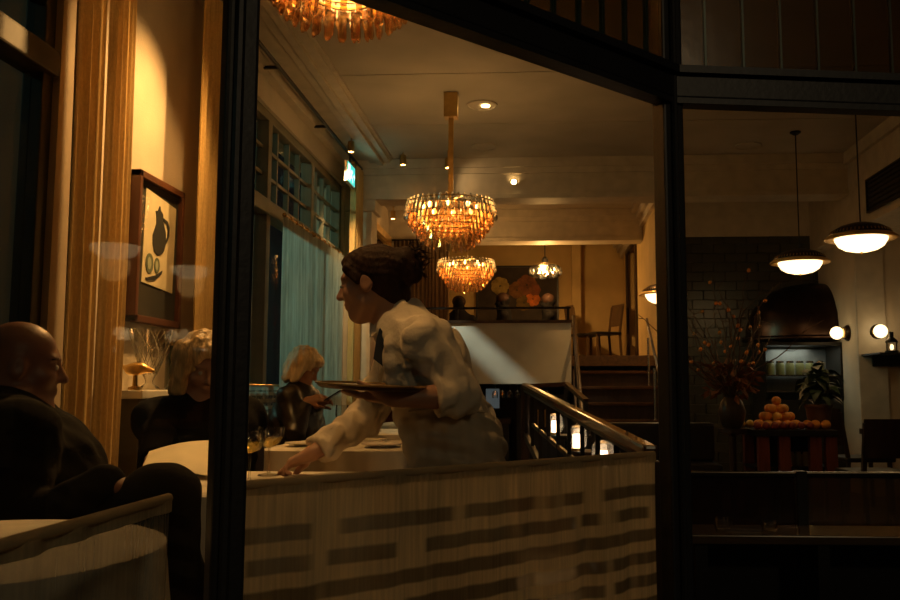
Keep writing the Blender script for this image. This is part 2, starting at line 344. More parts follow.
# ------------------------------------------------------------------ bodies: smooth union of round cones and ellipsoids, meshed as one surface
class Body:
    def __init__(s, vox=0.006): s.p = []; s.vox = vox
    def cone(s, a, b, r1, r2, k=0.03, flat=None, cap=False, cut=False):
        s.p.append(('c', np.array(a, float), np.array(b, float), r1, r2, k, flat, cap, cut)); return s
    def ell(s, c, r, k=0.02, axes=None, cut=False):
        A = np.eye(3) if axes is None else np.array([list(x) for x in axes])   # rows = axes
        s.p.append(('e', np.array(c, float), np.array(r, float), A, k, cut)); return s
    def chain(s, pts, rs, k=0.03, flat=None):
        for i in range(len(pts) - 1): s.cone(pts[i], pts[i+1], rs[i], rs[i+1], k, flat)
        return s
    def field(s, disp=None, clip=None):
        lo = np.full(3, 1e9); hi = np.full(3, -1e9); bb = []
        for q in s.p:
            if q[0] == 'c':
                f = 1.0
                if q[6] is not None: f = max(1.0, 1.0 / q[6][1])
                R = max(q[3], q[4]) * f; l = np.minimum(q[1], q[2]) - R; h = np.maximum(q[1], q[2]) + R; cut = q[8]; k = q[5]
            else:
                R = q[2].max(); l = q[1] - R; h = q[1] + R; cut = q[5]; k = q[4]
            bb.append((l - k - .02, h + k + .02))
            if not cut: lo = np.minimum(lo, l); hi = np.maximum(hi, h)
        v = s.vox; lo = lo - 3*v; hi = hi + 3*v
        n = np.ceil((hi - lo) / v).astype(int) + 1
        F = np.full(n, 0.5, np.float32)
        ax = [lo[i] + v * np.arange(n[i]) for i in range(3)]
        for q, (l, h) in zip(s.p, bb):
            i0 = np.maximum(0, np.floor((l - lo) / v).astype(int)); i1 = np.minimum(n, np.ceil((h - lo) / v).astype(int) + 1)
            if (i1 <= i0).any(): continue
            sl = tuple(slice(a, b) for a, b in zip(i0, i1))
            X, Y, Z = np.meshgrid(*[ax[i][sl[i]].astype(np.float32) for i in range(3)], indexing='ij')
            if q[0] == 'c':
                _, a, b, r1, r2, k, flat, cap, cut = q
                px, py, pz = X - a[0], Y - a[1], Z - a[2]; d = b - a
                if flat is not None:
                    w = np.array(flat[0], float); w /= np.linalg.norm(w); g = flat[1]
                    t = (px*w[0] + py*w[1] + pz*w[2]) * (g - 1); px, py, pz = px + t*w[0], py + t*w[1], pz + t*w[2]
                    d = d + (g - 1) * w * d.dot(w)
                LL = max(d.dot(d), 1e-9); tt = (px*d[0] + py*d[1] + pz*d[2]) / LL; t = np.clip(tt, 0, 1)
                D = np.sqrt((px - t*d[0])**2 + (py - t*d[1])**2 + (pz - t*d[2])**2) - (r1 + (r2 - r1) * t)
                if cap:
                    Ln = math.sqrt(LL); D = np.maximum(D, np.maximum((tt - 1) * Ln, -tt * Ln))
            else:
                _, c, r, A, k, cut = q
                px, py, pz = X - c[0], Y - c[1], Z - c[2]
                u = [(px*A[i][0] + py*A[i][1] + pz*A[i][2]) for i in range(3)]
                k0 = np.sqrt(sum((u[i] / r[i])**2 for i in range(3))); k1 = np.sqrt(sum((u[i] / r[i]**2)**2 for i in range(3))) + 1e-6
                D = k0 * (k0 - 1) / k1
            G = F[sl]
            if cut:
                D = -D; hh = np.maximum(k - np.abs(G - D), 0) / k; F[sl] = np.maximum(G, D) + hh*hh*k/4
            else:
                hh = np.maximum(k - np.abs(G - D), 0) / k; F[sl] = np.minimum(G, D) - hh*hh*k/4
        if disp or clip:
            X, Y, Z = np.meshgrid(*[a.astype(np.float32) for a in ax], indexing='ij')
            if disp: F += disp(X, Y, Z)
            if clip: F = np.maximum(F, clip(X, Y, Z))
        return F, lo, v
    def build(s, name, m, parent, disp=None, clip=None):
        F, lo, v = s.field(disp, clip)
        ins = F < 0; n = np.array(F.shape)
        C = [ins[dx:n[0]-1+dx, dy:n[1]-1+dy, dz:n[2]-1+dz] for dx in (0, 1) for dy in (0, 1) for dz in (0, 1)]
        al = C[0].copy(); an = C[0].copy()
        for c in C[1:]: al &= c; an |= c
        cells = np.argwhere(an & ~al)
        idx = np.full(n - 1, -1, np.int32); idx[tuple(cells.T)] = np.arange(len(cells))
        acc = np.zeros((len(cells), 3)); cnt = np.zeros(len(cells))
        offs = [(dx, dy, dz) for dx in (0, 1) for dy in (0, 1) for dz in (0, 1)]
        for a in offs:
            for b in offs:
                if sum(abs(a[i] - b[i]) for i in range(3)) != 1 or a > b: continue
                fa = F[tuple((cells + a).T)]; fb = F[tuple((cells + b).T)]
                x = (fa < 0) != (fb < 0); t = np.where(x, fa / np.where(np.abs(fa - fb) < 1e-9, 1e-9, fa - fb), 0)
                pt = np.array(a)[None] + t[:, None] * (np.array(b) - np.array(a))[None]
                acc += np.where(x[:, None], pt, 0); cnt += x
        V = (cells + acc / cnt[:, None]) * v + lo
        faces = []
        for axn in range(3):
            o1, o2 = [i for i in range(3) if i != axn]
            s0 = [slice(1, n[i]-1) for i in range(3)]; s0[axn] = slice(0, n[axn]-1); s1 = list(s0); s1[axn] = slice(1, n[axn])
            A = ins[tuple(s0)]; B = ins[tuple(s1)]
            for flip, msk in ((0, A & ~B), (1, ~A & B)):
                e = np.argwhere(msk)
                if not len(e): continue
                st = np.array([1, 1, 1]); st[axn] = 0; e = e + st
                u1 = np.zeros(3, int); u1[o1] = 1; u2 = np.zeros(3, int); u2[o2] = 1
                q = np.stack([idx[tuple(w.T)] for w in (e - u1 - u2, e - u2, e, e - u1)], 1)
                if (flip == 1) ^ (axn == 1): q = q[:, ::-1]
                faces.append(q)
        Q = np.concatenate(faces); Q = Q[(Q >= 0).all(1)]
        o = np.zeros(3); q = parent
        while q is not None: o += np.array(q.location); q = q.parent
        me = bpy.data.meshes.new(name); me.from_pydata((V - o).tolist(), [], Q.tolist()); me.shade_smooth(); me.materials.append(m)
        ob = bpy.data.objects.new(name, me); COL.objects.link(ob)
        if parent is not None: ob.parent = parent
        return ob

def frame_of(fwd, up):
    f = Vector(fwd).normalized(); u = Vector(up); u = (u - f * u.dot(f)).normalized(); return f, u.cross(f), u

def head(B, c, fwd, up, s=1.0, ears=True):
    f, l, u = frame_of(fwd, up); c = Vector(c)
    H = lambda x, y, z: c + (f * x + l * y + u * z) * s
    A = (f, l, u); e = lambda x, y, z, r, k=.02, cut=False: B.ell(H(x, y, z), [q * s for q in r], k * s, A, cut)
    e(-.012, 0, .032, (.100, .077, .090)); e(.030, 0, -.040, (.066, .057, .078), .03)
    e(.058, 0, -.098, (.026, .028, .022), .03)                                                 # chin
    B.cone(H(.018, .05, -.07), H(.055, .018, -.1), .02*s, .02*s, .03*s); B.cone(H(.018, -.05, -.07), H(.055, -.018, -.1), .02*s, .02*s, .03*s)
    e(.078, 0, .026, (.018, .052, .012), .02)                                                  # brow
    for sg in (1, -1):
        e(.062, .04*sg, -.028, (.026, .022, .022), .025)                                       # cheekbone
        e(.096, .033*sg, .002, (.016, .017, .010), .014, True)                                 # eye socket
        e(.080, .033*sg, .001, (.012, .014, .012), .006)                                       # eyeball and lid
        if ears:
            e(-.004, .078*sg, -.010, (.022, .009, .030), .012); e(0, .088*sg, -.004, (.013, .006, .018), .008, True)
    B.cone(H(.090, 0, .012), H(.114, 0, -.030), .008*s, .0125*s, .012*s)                       # nose
    for sg in (1, -1): B.cone(H(.1, .010*sg, -.034), H(.094, .014*sg, -.036), .008*s, .007*s, .008*s)
    e(.090, 0, -.060, (.012, .022, .006), .008); e(.088, 0, -.072, (.012, .019, .007), .008)   # lips
    return H

def hand(B, wrist, d, nrm, s=1.0, curl=(.35, .4, .45, .5), side=1, thumb_in=0.4, spread=.12):
    """wrist point, d = finger direction, nrm = back of the hand, side=+1 puts the thumb on the +(d x nrm) side"""
    d = Vector(d).normalized(); nrm = Vector(nrm); nrm = (nrm - d * nrm.dot(d)).normalized(); t = d.cross(nrm) * side; w = Vector(wrist)
    H = lambda a, b, c: w + (d * a + t * b + nrm * c) * s
    B.cone(H(.02, .016, 0), H(.082, .026, 0), .016*s, .014*s, .02*s); B.cone(H(.02, -.012, 0), H(.078, -.028, 0), .016*s, .013*s, .02*s)
    B.cone(H(.02, 0, 0), H(.085, 0, .002), .017*s, .014*s, .02*s)
    for i, (b, ln) in enumerate(((.030, .070), (.010, .078), (-.010, .072), (-.029, .056))):
        a0 = curl[i]; p = H(.084 - (.004 if i == 3 else 0), b, 0); dd = (d + t * (b * spread * 8)).normalized()
        ang = a0 * .5; r = .0095 if i < 3 else .0082
        for j, q in enumerate((.45, .31, .24)):
            v = (dd * math.cos(ang) - nrm * math.sin(ang)); p2 = p + v * ln * q * s
            B.cone(p, p2, (r - .0008*j) * s, (r - .0008*(j+1)) * s, .006*s); p = p2; ang += a0
    p = H(.022, .024, -.004); v1 = (d * .75 + t * .65 - nrm * .25).normalized(); p2 = p + v1 * .042 * s
    v2 = (d * .95 + t * (.45 - thumb_in) - nrm * .3).normalized(); p3 = p2 + v2 * .03 * s; p4 = p3 + (v2 - nrm * .2).normalized() * .025 * s
    B.cone(p, p2, .014*s, .0115*s, .014*s); B.cone(p2, p3, .0112*s, .010*s, .008*s); B.cone(p3, p4, .010*s, .008*s, .008*s)

def folds(amp, sc=1.0, seed=0):
    r = np.random.RandomState(seed); ds = r.randn(5, 3); ds /= np.linalg.norm(ds, axis=1)[:, None]; fq = r.uniform(60, 130, 5) * sc; ph = r.uniform(0, 6, 5)
    def f(X, Y, Z):
        o = 0
        for i in range(5):
            o = o + np.sin((X*ds[i,0] + Y*ds[i,1] + Z*ds[i,2]) * fq[i] + ph[i] + 1.5*np.sin(X*13 + i) + 1.5*np.sin(Z*11 + Y*9 + 2*i))
        return amp * o / 3
    return f

# ================================================================== SETTING
CEIL = 3.40
def facade(x):
    if x < -0.55: return -1.0
    if x < 0.345: return 1.45 + 0.983 * (x + 0.52)
    return 2.30 + 0.158 * (x - 0.345)
A0 = Vector((-0.54, -0.9, 0)); A1 = Vector((-0.52, 1.45, 0)); A2 = Vector((0.345, 2.30, 0)); A3 = Vector((4.0, 2.88, 0)); A4 = Vector((5.4, 3.10, 0))

# floor and street
out = [(-2.3, -1.0), (-0.55, -1.0), (-0.55, 1.45), (0.345, 2.30), (5.4, 3.10), (5.4, 14.3), (-2.3, 14.3)]
floor = struct(MB().prism([(x, y, 0) for x, y in out], (0, 0, -0.12), (0, 0, 0.105)).build('floor', M_grout, org=(0, 6, -0.12)), 'dark oak plank floor of the restaurant')
pw = 0.15
for i in range(50):
    x0 = -2.0 + i * pw; x1 = x0 + pw - 0.004
    y0 = max(facade(x0), facade(x1)) + 0.06
    off = (i * 37 % 50) / 50 * 2.4; ys = [y0]; y = y0 + .9 + off
    while y < 13.5: ys.append(y); y += 3.2
    ys.append(14.2)
    for a, b in zip(ys, ys[1:]): MB().box((x0, a, -0.015), (x1, b - .004, 0)).build('plank', M_wood, floor)
struct(MB().box((-9, -9, -0.50), (9, 3.2, -0.36)).build('pavement', mat('pavement_stone', (0.10, 0.095, 0.09), 0.8, bump=.2)), 'dark stone pavement outside the window')
# stall riser below the panes
ris = sroot('wall_front', (0, 2, 0), 'dark wall below and above the shopfront panes')
def bar(mb, a, b, z0, z1, t=0.06, dz=0):
    return mb.obox(Vector((a.x, a.y, (z0 + z1) / 2)), Vector((b.x, b.y, (z0 + z1) / 2)), t, z1 - z0)
for a, b, zt in ((A0, A1, 0.22), (A1, A2, 0.22), (A2, A4, 0.42)):
    bar(MB(), a, b, -0.36, zt, 0.10).build('riser_panel', M_black, ris)
    bar(MB(), a, b, 2.82, 3.6, 0.12).build('fascia', M_black, ris)
# ceiling of boarded panels
ceil = struct(MB().prism([(x, y, 0) for x, y in out], (0, 0, CEIL + 0.02), (0, 0, 0.12)).build('ceiling', M_ceil, org=(0, 6, CEIL)), 'cream panelled ceiling')
yb = [1.3, 2.56, 3.82, 5.08, 6.34, 7.60, 8.80]
for x0, x1 in ((-1.5, 3.1),):
    for a, b in zip(yb, yb[1:]):
        if b - a > .2: MB().box((x0 + .004, a + .007, CEIL - 0.004), (x1 - .004, b - .007, CEIL + .02)).build('panel', M_ceil, ceil)
MB().box((-2, 9.1, CEIL), (5.2, 11.4, CEIL + .02)).build('panel', M_ceil, ceil)
# left cornice: stepped mouldings along the ceiling edge
cor = sroot('trim_1', (-1.6, 4, CEIL), 'stepped plaster cornice along the left of the ceiling')
for x0, x1, z0 in ((-2.0, -1.93, 3.30), (-1.74, -1.66, 3.355), (-1.66, -1.60, 3.33), (-1.60, -1.53, 3.36), (-1.53, -1.50, 3.385)):
    MB().box((x0, -1, z0), (x1, 8.8, CEIL + .02)).build('moulding', M_trim, cor, bevel=.004)
MB().box((-1.93, -1, 3.385), (-1.74, 8.8, CEIL + .02)).build('moulding', M_trim, cor)
# cross beams
for k, (y0, y1, x1) in enumerate(((8.8, 9.1, 5.2), (11.4, 11.7, 1.35))):
    t = sroot('trim_%d' % (k + 2), (0, y0, 2.98), ('plaster ceiling beam in front of the stairs', 'plaster ceiling beam at the edge of the upper floor')[k])
    MB().box((-2, y0, 2.98), (x1, y1, CEIL + .02)).build('beam', M_trim, t)
    MB().box((-2, y0 - .05, 3.30), (x1, y0, CEIL)).build('moulding', M_trim, t, bevel=.006)
    MB().box((-2, y0 - .025, 3.24), (x1, y0, 3.30)).build('moulding', M_trim, t)
    MB().box((-2, y0 - .02, 2.98), (x1, y0, 3.03)).build('moulding', M_trim, t, bevel=.004)
# left wall with two tall windows
wl = MB()
for a, b, z0, z1 in ((-1, -0.8, 0, CEIL), (3.45, 5.35, 0, CEIL), (8.75, 14.3, 0, CEIL + .6), (-0.8, 3.45, 0, .35), (5.35, 8.75, 0, .35), (-0.8, 3.45, 3.12, CEIL), (5.35, 8.75, 3.12, CEIL)):
    wl.box((-2.3, a, z0), (-2.0, b, z1))
struct(wl.build('wall_left', M_wall, org=(-2.15, 6, 0)), 'cream plaster side wall with tall windows')
M_wframe = mat('window_timber', (0.20, 0.18, 0.12), 0.5)
def side_window(name, y0, y1, mull, label, M_wframe):
    r = sroot(name, (-2.1, (y0 + y1) / 2, 0.35), label)
    f = MB()
    f.box((-2.12, y0, .35), (-2.03, y0 + .07, 3.12)); f.box((-2.12, y1 - .07, .35), (-2.03, y1, 3.12))
    f.box((-2.12, y0, .35), (-2.03, y1, .43)); f.box((-2.12, y0, 3.05), (-2.03, y1, 3.12))
    f.build('frame', M_wframe, r, bevel=.006)
    MB().box((-2.13, y0, 2.33), (-2.00, y1, 2.44)).build('transom', M_wframe, r, bevel=.01)
    MB().box((-2.09, y0, 1.00), (-2.04, y1, 1.05)).build('rail', M_wframe, r)
    ed = [y0 + .07] + mull + [y1 - .07]
    for m in mull: MB().box((-2.12, m - .045, .43), (-2.02, m + .045, 3.05)).build('mullion', M_wframe, r, bevel=.006)
    for a, b in zip(ed, ed[1:]):
        MB().box((-2.085, a, .43), (-2.079, b, 1.00)).build('pane', M_pane, r); MB().box((-2.085, a, 1.05), (-2.079, b, 2.33)).build('pane', M_pane, r)
        n = max(2, round((b - a) / .30))
        for i in range(n):
            for j in range(3):
                p = MB().box((-2.085, a + (b-a)*i/n, 2.44 + .61*j/3), (-2.079, a + (b-a)*(i+1)/n, 2.44 + .61*(j+1)/3)); p.build('pane', M_pane, r)
        for i in range(1, n): MB().box((-2.10, a + (b-a)*i/n - .013, 2.44), (-2.06, a + (b-a)*i/n + .013, 3.05)).build('glazing_bar', M_wframe, r)
        for j in (1, 2): MB().box((-2.098, a, 2.44 + .61*j/3 - .013), (-2.062, b, 2.44 + .61*j/3 + .013)).build('glazing_bar', M_wframe, r)
    return r
side_window('window_1', -0.8, 3.45, [0.6, 2.0], 'tall timber window beside the bald man', mat('window_timber_dark', (.05, .045, .03), .5))
side_window('window_2', 5.35, 8.75, [6.35, 7.6], 'tall timber window with small upper panes behind the waitress', M_wframe)
# night facades across the side street, seen dimly through the windows
far = MB().box((-14.5, -4, -1), (-14, 16, 9)); fo = struct(far.build('wall_street', mat('far_facade', (0.10, 0.085, 0.075), 0.8, bump=.1)), 'dim house front across the street')
for k in range(5):
    for j in range(2):
        y = -1 + k * 3.4; z = 0.6 + j * 3.2
        MB().box((-14.0, y, z), (-13.96, y + 1.3, z + 1.9)).build('window_panel', mat('far_window_%d' % ((k + j) % 2), ((.28, .16, .07), (.03, .045, .05))[(k + j) % 2], .5, emis=(0.09, 0)[(k + j) % 2] or None), fo)
# pilaster at the end of the window, curtain wall beyond
pil = sroot('trim_4', (-1.87, 8.9, 0), 'plaster pilaster at the end of the side window')
MB().box((-2.0, 8.80, 0), (-1.72, 9.1, 2.98)).build('shaft', M_trim, pil, bevel=.008)
MB().box((-2.0, 8.77, 2.86), (-1.68, 9.13, 2.98)).build('capital', M_trim, pil, bevel=.01)
MB().box((-2.0, 8.77, 0), (-1.68, 9.13, .2)).build('plinth', M_trim, pil, bevel=.01)
# upper floor (mezzanine)
mz = struct(MB().box((-2, 10.25, 1.31), (1.35, 14.3, 1.43)).build('floor_upper', M_wood, org=(-.3, 12, 1.31)), 'raised upper dining floor behind the parapet')
M_ochre = mat('ochre_plaster', (0.66, 0.47, 0.20), 0.8, bump=.05, scale=3)
struct(MB().box((-2, 14.2, 1.3), (1.5, 14.4, 4.2)).build('wall_back', M_ochre), 'ochre back wall of the upper floor')
struct(MB().box((-2, 11.7, 4.0), (1.5, 14.3, 4.1)).build('ceiling_upper', M_ceil), 'ceiling over the upper floor')
struct(MB().box((0.52, 13.95, 1.43), (0.66, 14.2, 4.0)).build('trim_5', M_ochre), 'shallow ochre pilaster on the back wall')
par = sroot('wall_parapet', (-.75, 10.18, 1.11), 'white parapet wall below the upper floor')
MB().box((-1.98, 10.1, 1.10), (0.36, 10.25, 1.82)).build('panel', M_white, par)
MB().box((-1.98, 10.08, 1.80), (0.37, 10.27, 1.835)).build('coping', M_dwood, par)
rr = thing('guard_rail', (-.8, 10.18, 1.835), 'thin black guard rail on the white parapet', 'railing')
for x in (-1.9, -0.97, 0.33): MB().box((x - .015, 10.165, 1.835), (x + .015, 10.195, 1.985)).build('post', M_iron, rr)
MB().box((-1.93, 10.16, 1.97), (0.36, 10.20, 1.995)).build('top_bar', M_iron, rr)
# dark servery below the parapet
struct(MB().box((-1.98, 10.95, 0), (0.40, 11.1, 1.31)).build('wall_servery', M_black), 'dark wall under the upper floor')
# stairs
st = thing('staircase', (0.87, 9.6, 0), 'dark wooden staircase rising to the upper floor', 'staircase')
for i in range(8):
    y = 8.5 + .28 * i; z = .1788 * (i + 1)
    MB().box((0.42, y, z - .035), (1.33, y + .30 if i < 7 else y + .45, z)).build('tread', M_rail, st, bevel=.006)
    MB().box((0.44, y + .025, max(0, z - .1788)), (1.33, y + .045, z - .035)).build('riser', M_dwood, st)
MB().prism([(0, 8.5, 0), (0, 8.5, .14), (0, 10.55, 1.45), (0, 10.95, 1.45), (0, 10.95, 0)], (0.38, 0, 0), (.04, 0, 0)).build('stringer', M_dwood, st)
hr = thing('stair_handrail', (0.40, 9.4, .2), 'dark handrail on the left of the staircase', 'handrail')
MB().tube([(0.40, 8.5, .80), (0.40, 10.45, 1.90)], .022, 8).build('rail', M_dwood, hr, smooth=True)
for i in range(5):
    y = 8.55 + .46 * i; MB().box((.39, y - .01, .15 + (y - 8.5) * .635), (.41, y + .01, (.80 + (y - 8.5) * .564))).build('post', M_iron, hr)
hr2 = thing('stair_handrail', (1.24, 9.3, .2), 'slim metal handrail on the right of the staircase', 'handrail')
for i in range(4):
    y = 8.6 + .5 * i; z = .1788 * (math.floor((y - 8.5) / .28) + 1)
    MB().tube([(1.24, y, z), (1.24, y, z + .55)], .014, 8).build('post', M_nickel, hr2, smooth=True)
MB().tube([(1.24, 8.55, .72), (1.24, 10.2, 1.85)], .016, 8).build('rail', M_dwood, hr2, smooth=True)
# right-hand wall of the stair, with a dark doorway
struct(MB().box((1.36, 10.0, 0), (1.5, 12.2, 4.0)).box((1.36, 13.5, 0), (1.5, 14.3, 4.0)).box((1.36, 12.2, 3.15), (1.5, 13.5, 4.0)).box((1.36, 12.2, 0), (1.5, 13.5, 1.43)).build('wall_stair', M_ochre), 'ochre wall beside the stairs')
dr = sroot('door_1', (1.43, 12.85, 1.43), 'dark doorway on the upper floor')
dlf = MB().box((1.46, 12.2, 1.43), (1.5, 13.5, 3.15)).build('door_leaf', M_dwood, dr)
MB().tube([(1.445, 12.32, 2.38), (1.445, 12.32, 2.52)], .012, 8).build('door_handle', M_brass, dlf)
for a, b, z0, z1 in ((12.16, 12.24, 1.43, 3.18), (13.46, 13.54, 1.43, 3.18), (12.16, 13.54, 3.11, 3.19)): MB().box((1.33, a, z0), (1.37, b, z1)).build('jamb', M_dwood, dr)
tc_ = sroot('trim_6', (1.3, 12, 3.2), 'lit cornice above the stair wall')
for x0, z0 in ((1.20, 3.33), (1.26, 3.25), (1.31, 3.16)): MB().box((x0, 9.1, z0), (1.36, 14.2, 3.42)).build('moulding', M_trim, tc_)
# dark tiled wall of the open kitchen
wt = struct(MB().box((1.5, 10.12, 0), (5.3, 10.3, CEIL)).build('wall_kitchen', M_grout, org=(3.3, 10.2, 0)), 'dark tiled wall behind the fruit counter')
MB().box((1.5, 10.09, 2.79), (5.2, 10.12, CEIL)).build('frieze', M_trim, wt)
tme = MB().box((-.122, -.012, -.052), (.122, .012, .052)).mesh('tile', bevel=.004); tme.materials.append(M_tile)
for j in range(26):
    for i in range(8):
        x = 1.5 + .126 + i * .252 - (.126 if j % 2 else 0)
        if x < 1.6 or x > 3.3: continue
        piece('tile', tme, wt, Vector((x, 10.112, .06 + j * .108)) - wt.location)
struct(MB().box((1.4, 9.95, 0), (1.52, 10.12, 2.98)).build('wall_kitchen_return', mat('dark_panel', (0.05, 0.04, 0.028), .35)), 'dark return wall between stairs and kitchen')
# pier on the right with lowered bulkhead and vent
struct(MB().box((3.18, 8.85, 0), (5.3, 10.12, 2.56)).build('wall_pier', M_wall, org=(4.2, 9.5, 0)), 'cream pier carrying the wall lamps')
struct(MB().box((3.14, 8.82, 0), (3.42, 8.86, 2.56)).build('trim_7', M_trim, bevel=.008), 'flat pilaster on the corner of the pier')
bk = sroot('ceiling_bulkhead', (4.1, 7, 2.56), 'lowered plaster bulkhead over the right-hand tables')
MB().box((3.10, 4.5, 2.56), (5.3, 10.1, CEIL)).build('beam', M_trim, bk)
MB().box((3.02, 4.5, 2.56), (3.10, 9.6, 2.62)).build('moulding', M_trim, bk, bevel=.006)
MB().box((3.05, 4.5, 3.28), (3.10, 8.8, CEIL)).build('moulding', M_trim, bk, bevel=.006)
vt = thing('air_vent', (3.09, 7.7, 2.72), 'dark slotted air vent in the right bulkhead', 'vent')
MB().box((3.085, 7.25, 2.70), (3.10, 8.25, 2.98)).build('backing', M_black, vt)
for i in range(6): MB().box((3.07, 7.27, 2.72 + .045 * i), (3.087, 8.23, 2.727 + .045 * i)).build('slat', M_iron, vt)
for a, b, c, d in ((7.23, 8.27, 2.68, 2.70), (7.23, 8.27, 2.98, 3.0), (7.23, 7.25, 2.7, 2.98), (8.25, 8.27, 2.7, 2.98)): MB().box((3.07, a, c), (3.10, b, d)).build('frame', M_iron, vt)
struct(MB().box((5.2, 2.9, 0), (5.4, 8.85, CEIL)).build('wall_right', M_wall), 'right-hand wall of the room')

# ------------------------------------------------------------------ the shopfront the camera looks through
def shop_window(name, a, b, zsill, label, strips):
    r = sroot(name, ((a.x + b.x) / 2, (a.y + b.y) / 2, zsill), label)
    d = (b - a).normalized(); n = Vector((-d.y, d.x, 0))
    bar(MB(), a, b, 1.80, 1.868, 0.075).build('transom', M_frame, r, bevel=.004)
    bar(MB(), a - n * .03, b - n * .03, 1.862, 1.882, 0.05).build('transom_lip', M_frame, r)
    bar(MB(), a - n * .01, b - n * .01, 1.785, 1.803, 0.05).build('transom_bead', M_frame, r)
    bar(MB(), a, b, zsill, zsill + .05, 0.075).build('sill', M_frame, r)
    bar(MB(), a, b, 2.78, 2.84, 0.075).build('head', M_frame, r)
    bar(MB(), a + d * .03, b - d * .03, zsill + .05, 1.805, 0.006).build('pane', M_pane, r)
    L = (b - a).length; k = int(L / strips)
    for i in range(k):
        p = a + d * (L * i / k + .004); q = a + d * (L * (i + 1) / k - .004)
        bar(MB(), p, q, 1.86, 2.785, 0.008).build('pane', M_dusty, r)
        if i: bar(MB(), a + d * (L * i / k - .003), a + d * (L * i / k + .003), 1.86, 2.785, 0.014).build('glazing_bar', mat('lead_came', (.05, .065, .05), .35, metal=.5), r)
    return r
shop_window('window_3', A0, A1, 0.22, 'street window pane in front of the bald man', .085)
shop_window('window_4', A1, A2, 0.22, 'slanted street window pane in front of the waitress', .085)
shop_window('window_5', A2, A4, 0.42, 'wide street window pane in front of the fruit counter', .105)
for k, p in enumerate((A1, A2, A4)):
    q = sroot('trim_%d' % (8 + k), (p.x, p.y, -.36), ('thick dark window post at the near corner', 'dark window post between slanted and wide panes', 'dark window post at the far end')[k])
    rot = (.55, .42, 0)[k]
    m = MB(); w = (.0275, .030, .03)[k]
    for s in (w, ):
        m.prism([(math.cos(rot + PI/4 + i*PI/2) * s * 1.414, math.sin(rot + PI/4 + i*PI/2) * s * 1.414, 0) for i in range(4)], (p.x, p.y, -.36), (0, 0, 3.3))
    m.build('post', M_frame, q, bevel=.006)
    MB().tube([Vector((p.x, p.y, -.36)) + Vector((.012, -.034, 0)), Vector((p.x, p.y, 2.9)) + Vector((.012, -.034, 0))], .009, 8).build('bead', M_frame, q)

# ================================================================== THINGS
# ---------------- café curtains on the shopfront
def cafe(name, a, b, off, ztop, drop, m, label, amp=.010, per=.11):
    d = (b - a).normalized(); n = Vector((-d.y, d.x, 0)) * off; L = (b - a).length
    r = thing(name, ((a.x + b.x) / 2 + n.x, (a.y + b.y) / 2 + n.y, ztop - drop), label, 'curtain', 'half-height curtains in the street window')
    def fn(u, v):
        x = u * L; w = amp * (math.sin(x / per * 6.283 + math.sin(x * 7) * 1.5) * (.35 + .65 * v) + .4 * math.sin(x * 71 + v * 3))
        p = a + d * x + n * (1 + w / off)
        return (p.x, p.y, ztop - v * drop + .003 * math.sin(x * 23) * v)
    MB().grid(fn, int(L / .012), 24, lambda u, v: (u * L, v * drop)).build('cloth', m, r, smooth=True)
    hm = MB().grid(lambda u, v: Vector(fn(u, v * .018 / drop)) - n.normalized() * .004, int(L / .012), 3, lambda u, v: (u * L, v * .05)).build('hem', cloth('curtain_hem', (.66, .54, .34), .45), r, smooth=True)
    p, q = a + n, b + n
    MB().tube([(p.x, p.y, ztop + .002), (q.x, q.y, ztop + .002)], .008, 8).build('rod', cloth('curtain_hem', (.66, .54, .34), .45), r, smooth=True)
    return r
dm = (A2 - A1).normalized()
cafe('cafe_curtain', A1 + dm * .035, A2 - dm * .03, .045, .864, .58, M_cafe, 'beige openwork half curtain below the waitress', .010, .21)
cafe('cafe_curtain', Vector((-.54, -.6, 0)), Vector((-.522, 1.33, 0)), .045, .864, .58, M_cafe2, 'dim gauze half curtain below the bald man', .008, .13)

# ---------------- drapes on the left wall
def drape(y0, y1, x, z0, z1, m, label, amp=.05, per=.13, name='drape', group='long gold drapes along the left wall', seed=0, dx=0.0):
    L = y1 - y0; rnd = random.Random(seed); ph = [rnd.uniform(0, 6) for _ in range(4)]
    def fn(u, v):
        y = y0 + u * L; s = 6.283 / per
        w = amp * (math.sin((y - y0) * s + ph[0] + .7 * math.sin(y * 5 + ph[1])) + .35 * math.sin((y - y0) * s * 2.3 + ph[2])) * (.75 + .25 * math.sin(v * 2 + ph[3]))
        return (x + w + dx * v, y + .25 * w + .015 * math.sin(v * 4 + ph[1]), z1 + (z0 - z1) * v)
    r = thing(name, (x, (y0 + y1) / 2, z0), label, 'curtain', group)
    MB().grid(fn, int(L / per * 16), 30, lambda u, v: (u * L, v * (z1 - z0))).build('cloth', m, r, smooth=True)
    n = max(3, int(L / .15))
    for i in range(n + 1):
        y = y0 + L * i / n; MB().lathe([(.011, -.004), (.018, -.004), (.018, .004), (.011, .004)], (x, y, z1 + .012), 10, (0, 1, 0)).build('ring', M_brass, r)
    return r
drape(PX(62, 300, -1.82).y, PX(94, 300, -1.82).y, -1.82, .03, 3.27, M_drape, 'heavy gold drape nearest the bald man', .015, .082, seed=1)
drape(PX(98, 300, -1.84).y, PX(125, 300, -1.84).y, -1.84, .03, 3.27, M_drape, 'gold drape left of the framed jug print', .011, .058, seed=2)
drape(PX(194, 300, -1.84).y, 5.22, -1.84, .03, 3.27, M_drape, 'gold drape right of the framed jug print', .015, .08, seed=3)
drape(8.42, 8.76, -1.84, .03, 3.27, M_drape, 'gold drape at the far end of the side window', .03, .085, seed=4)
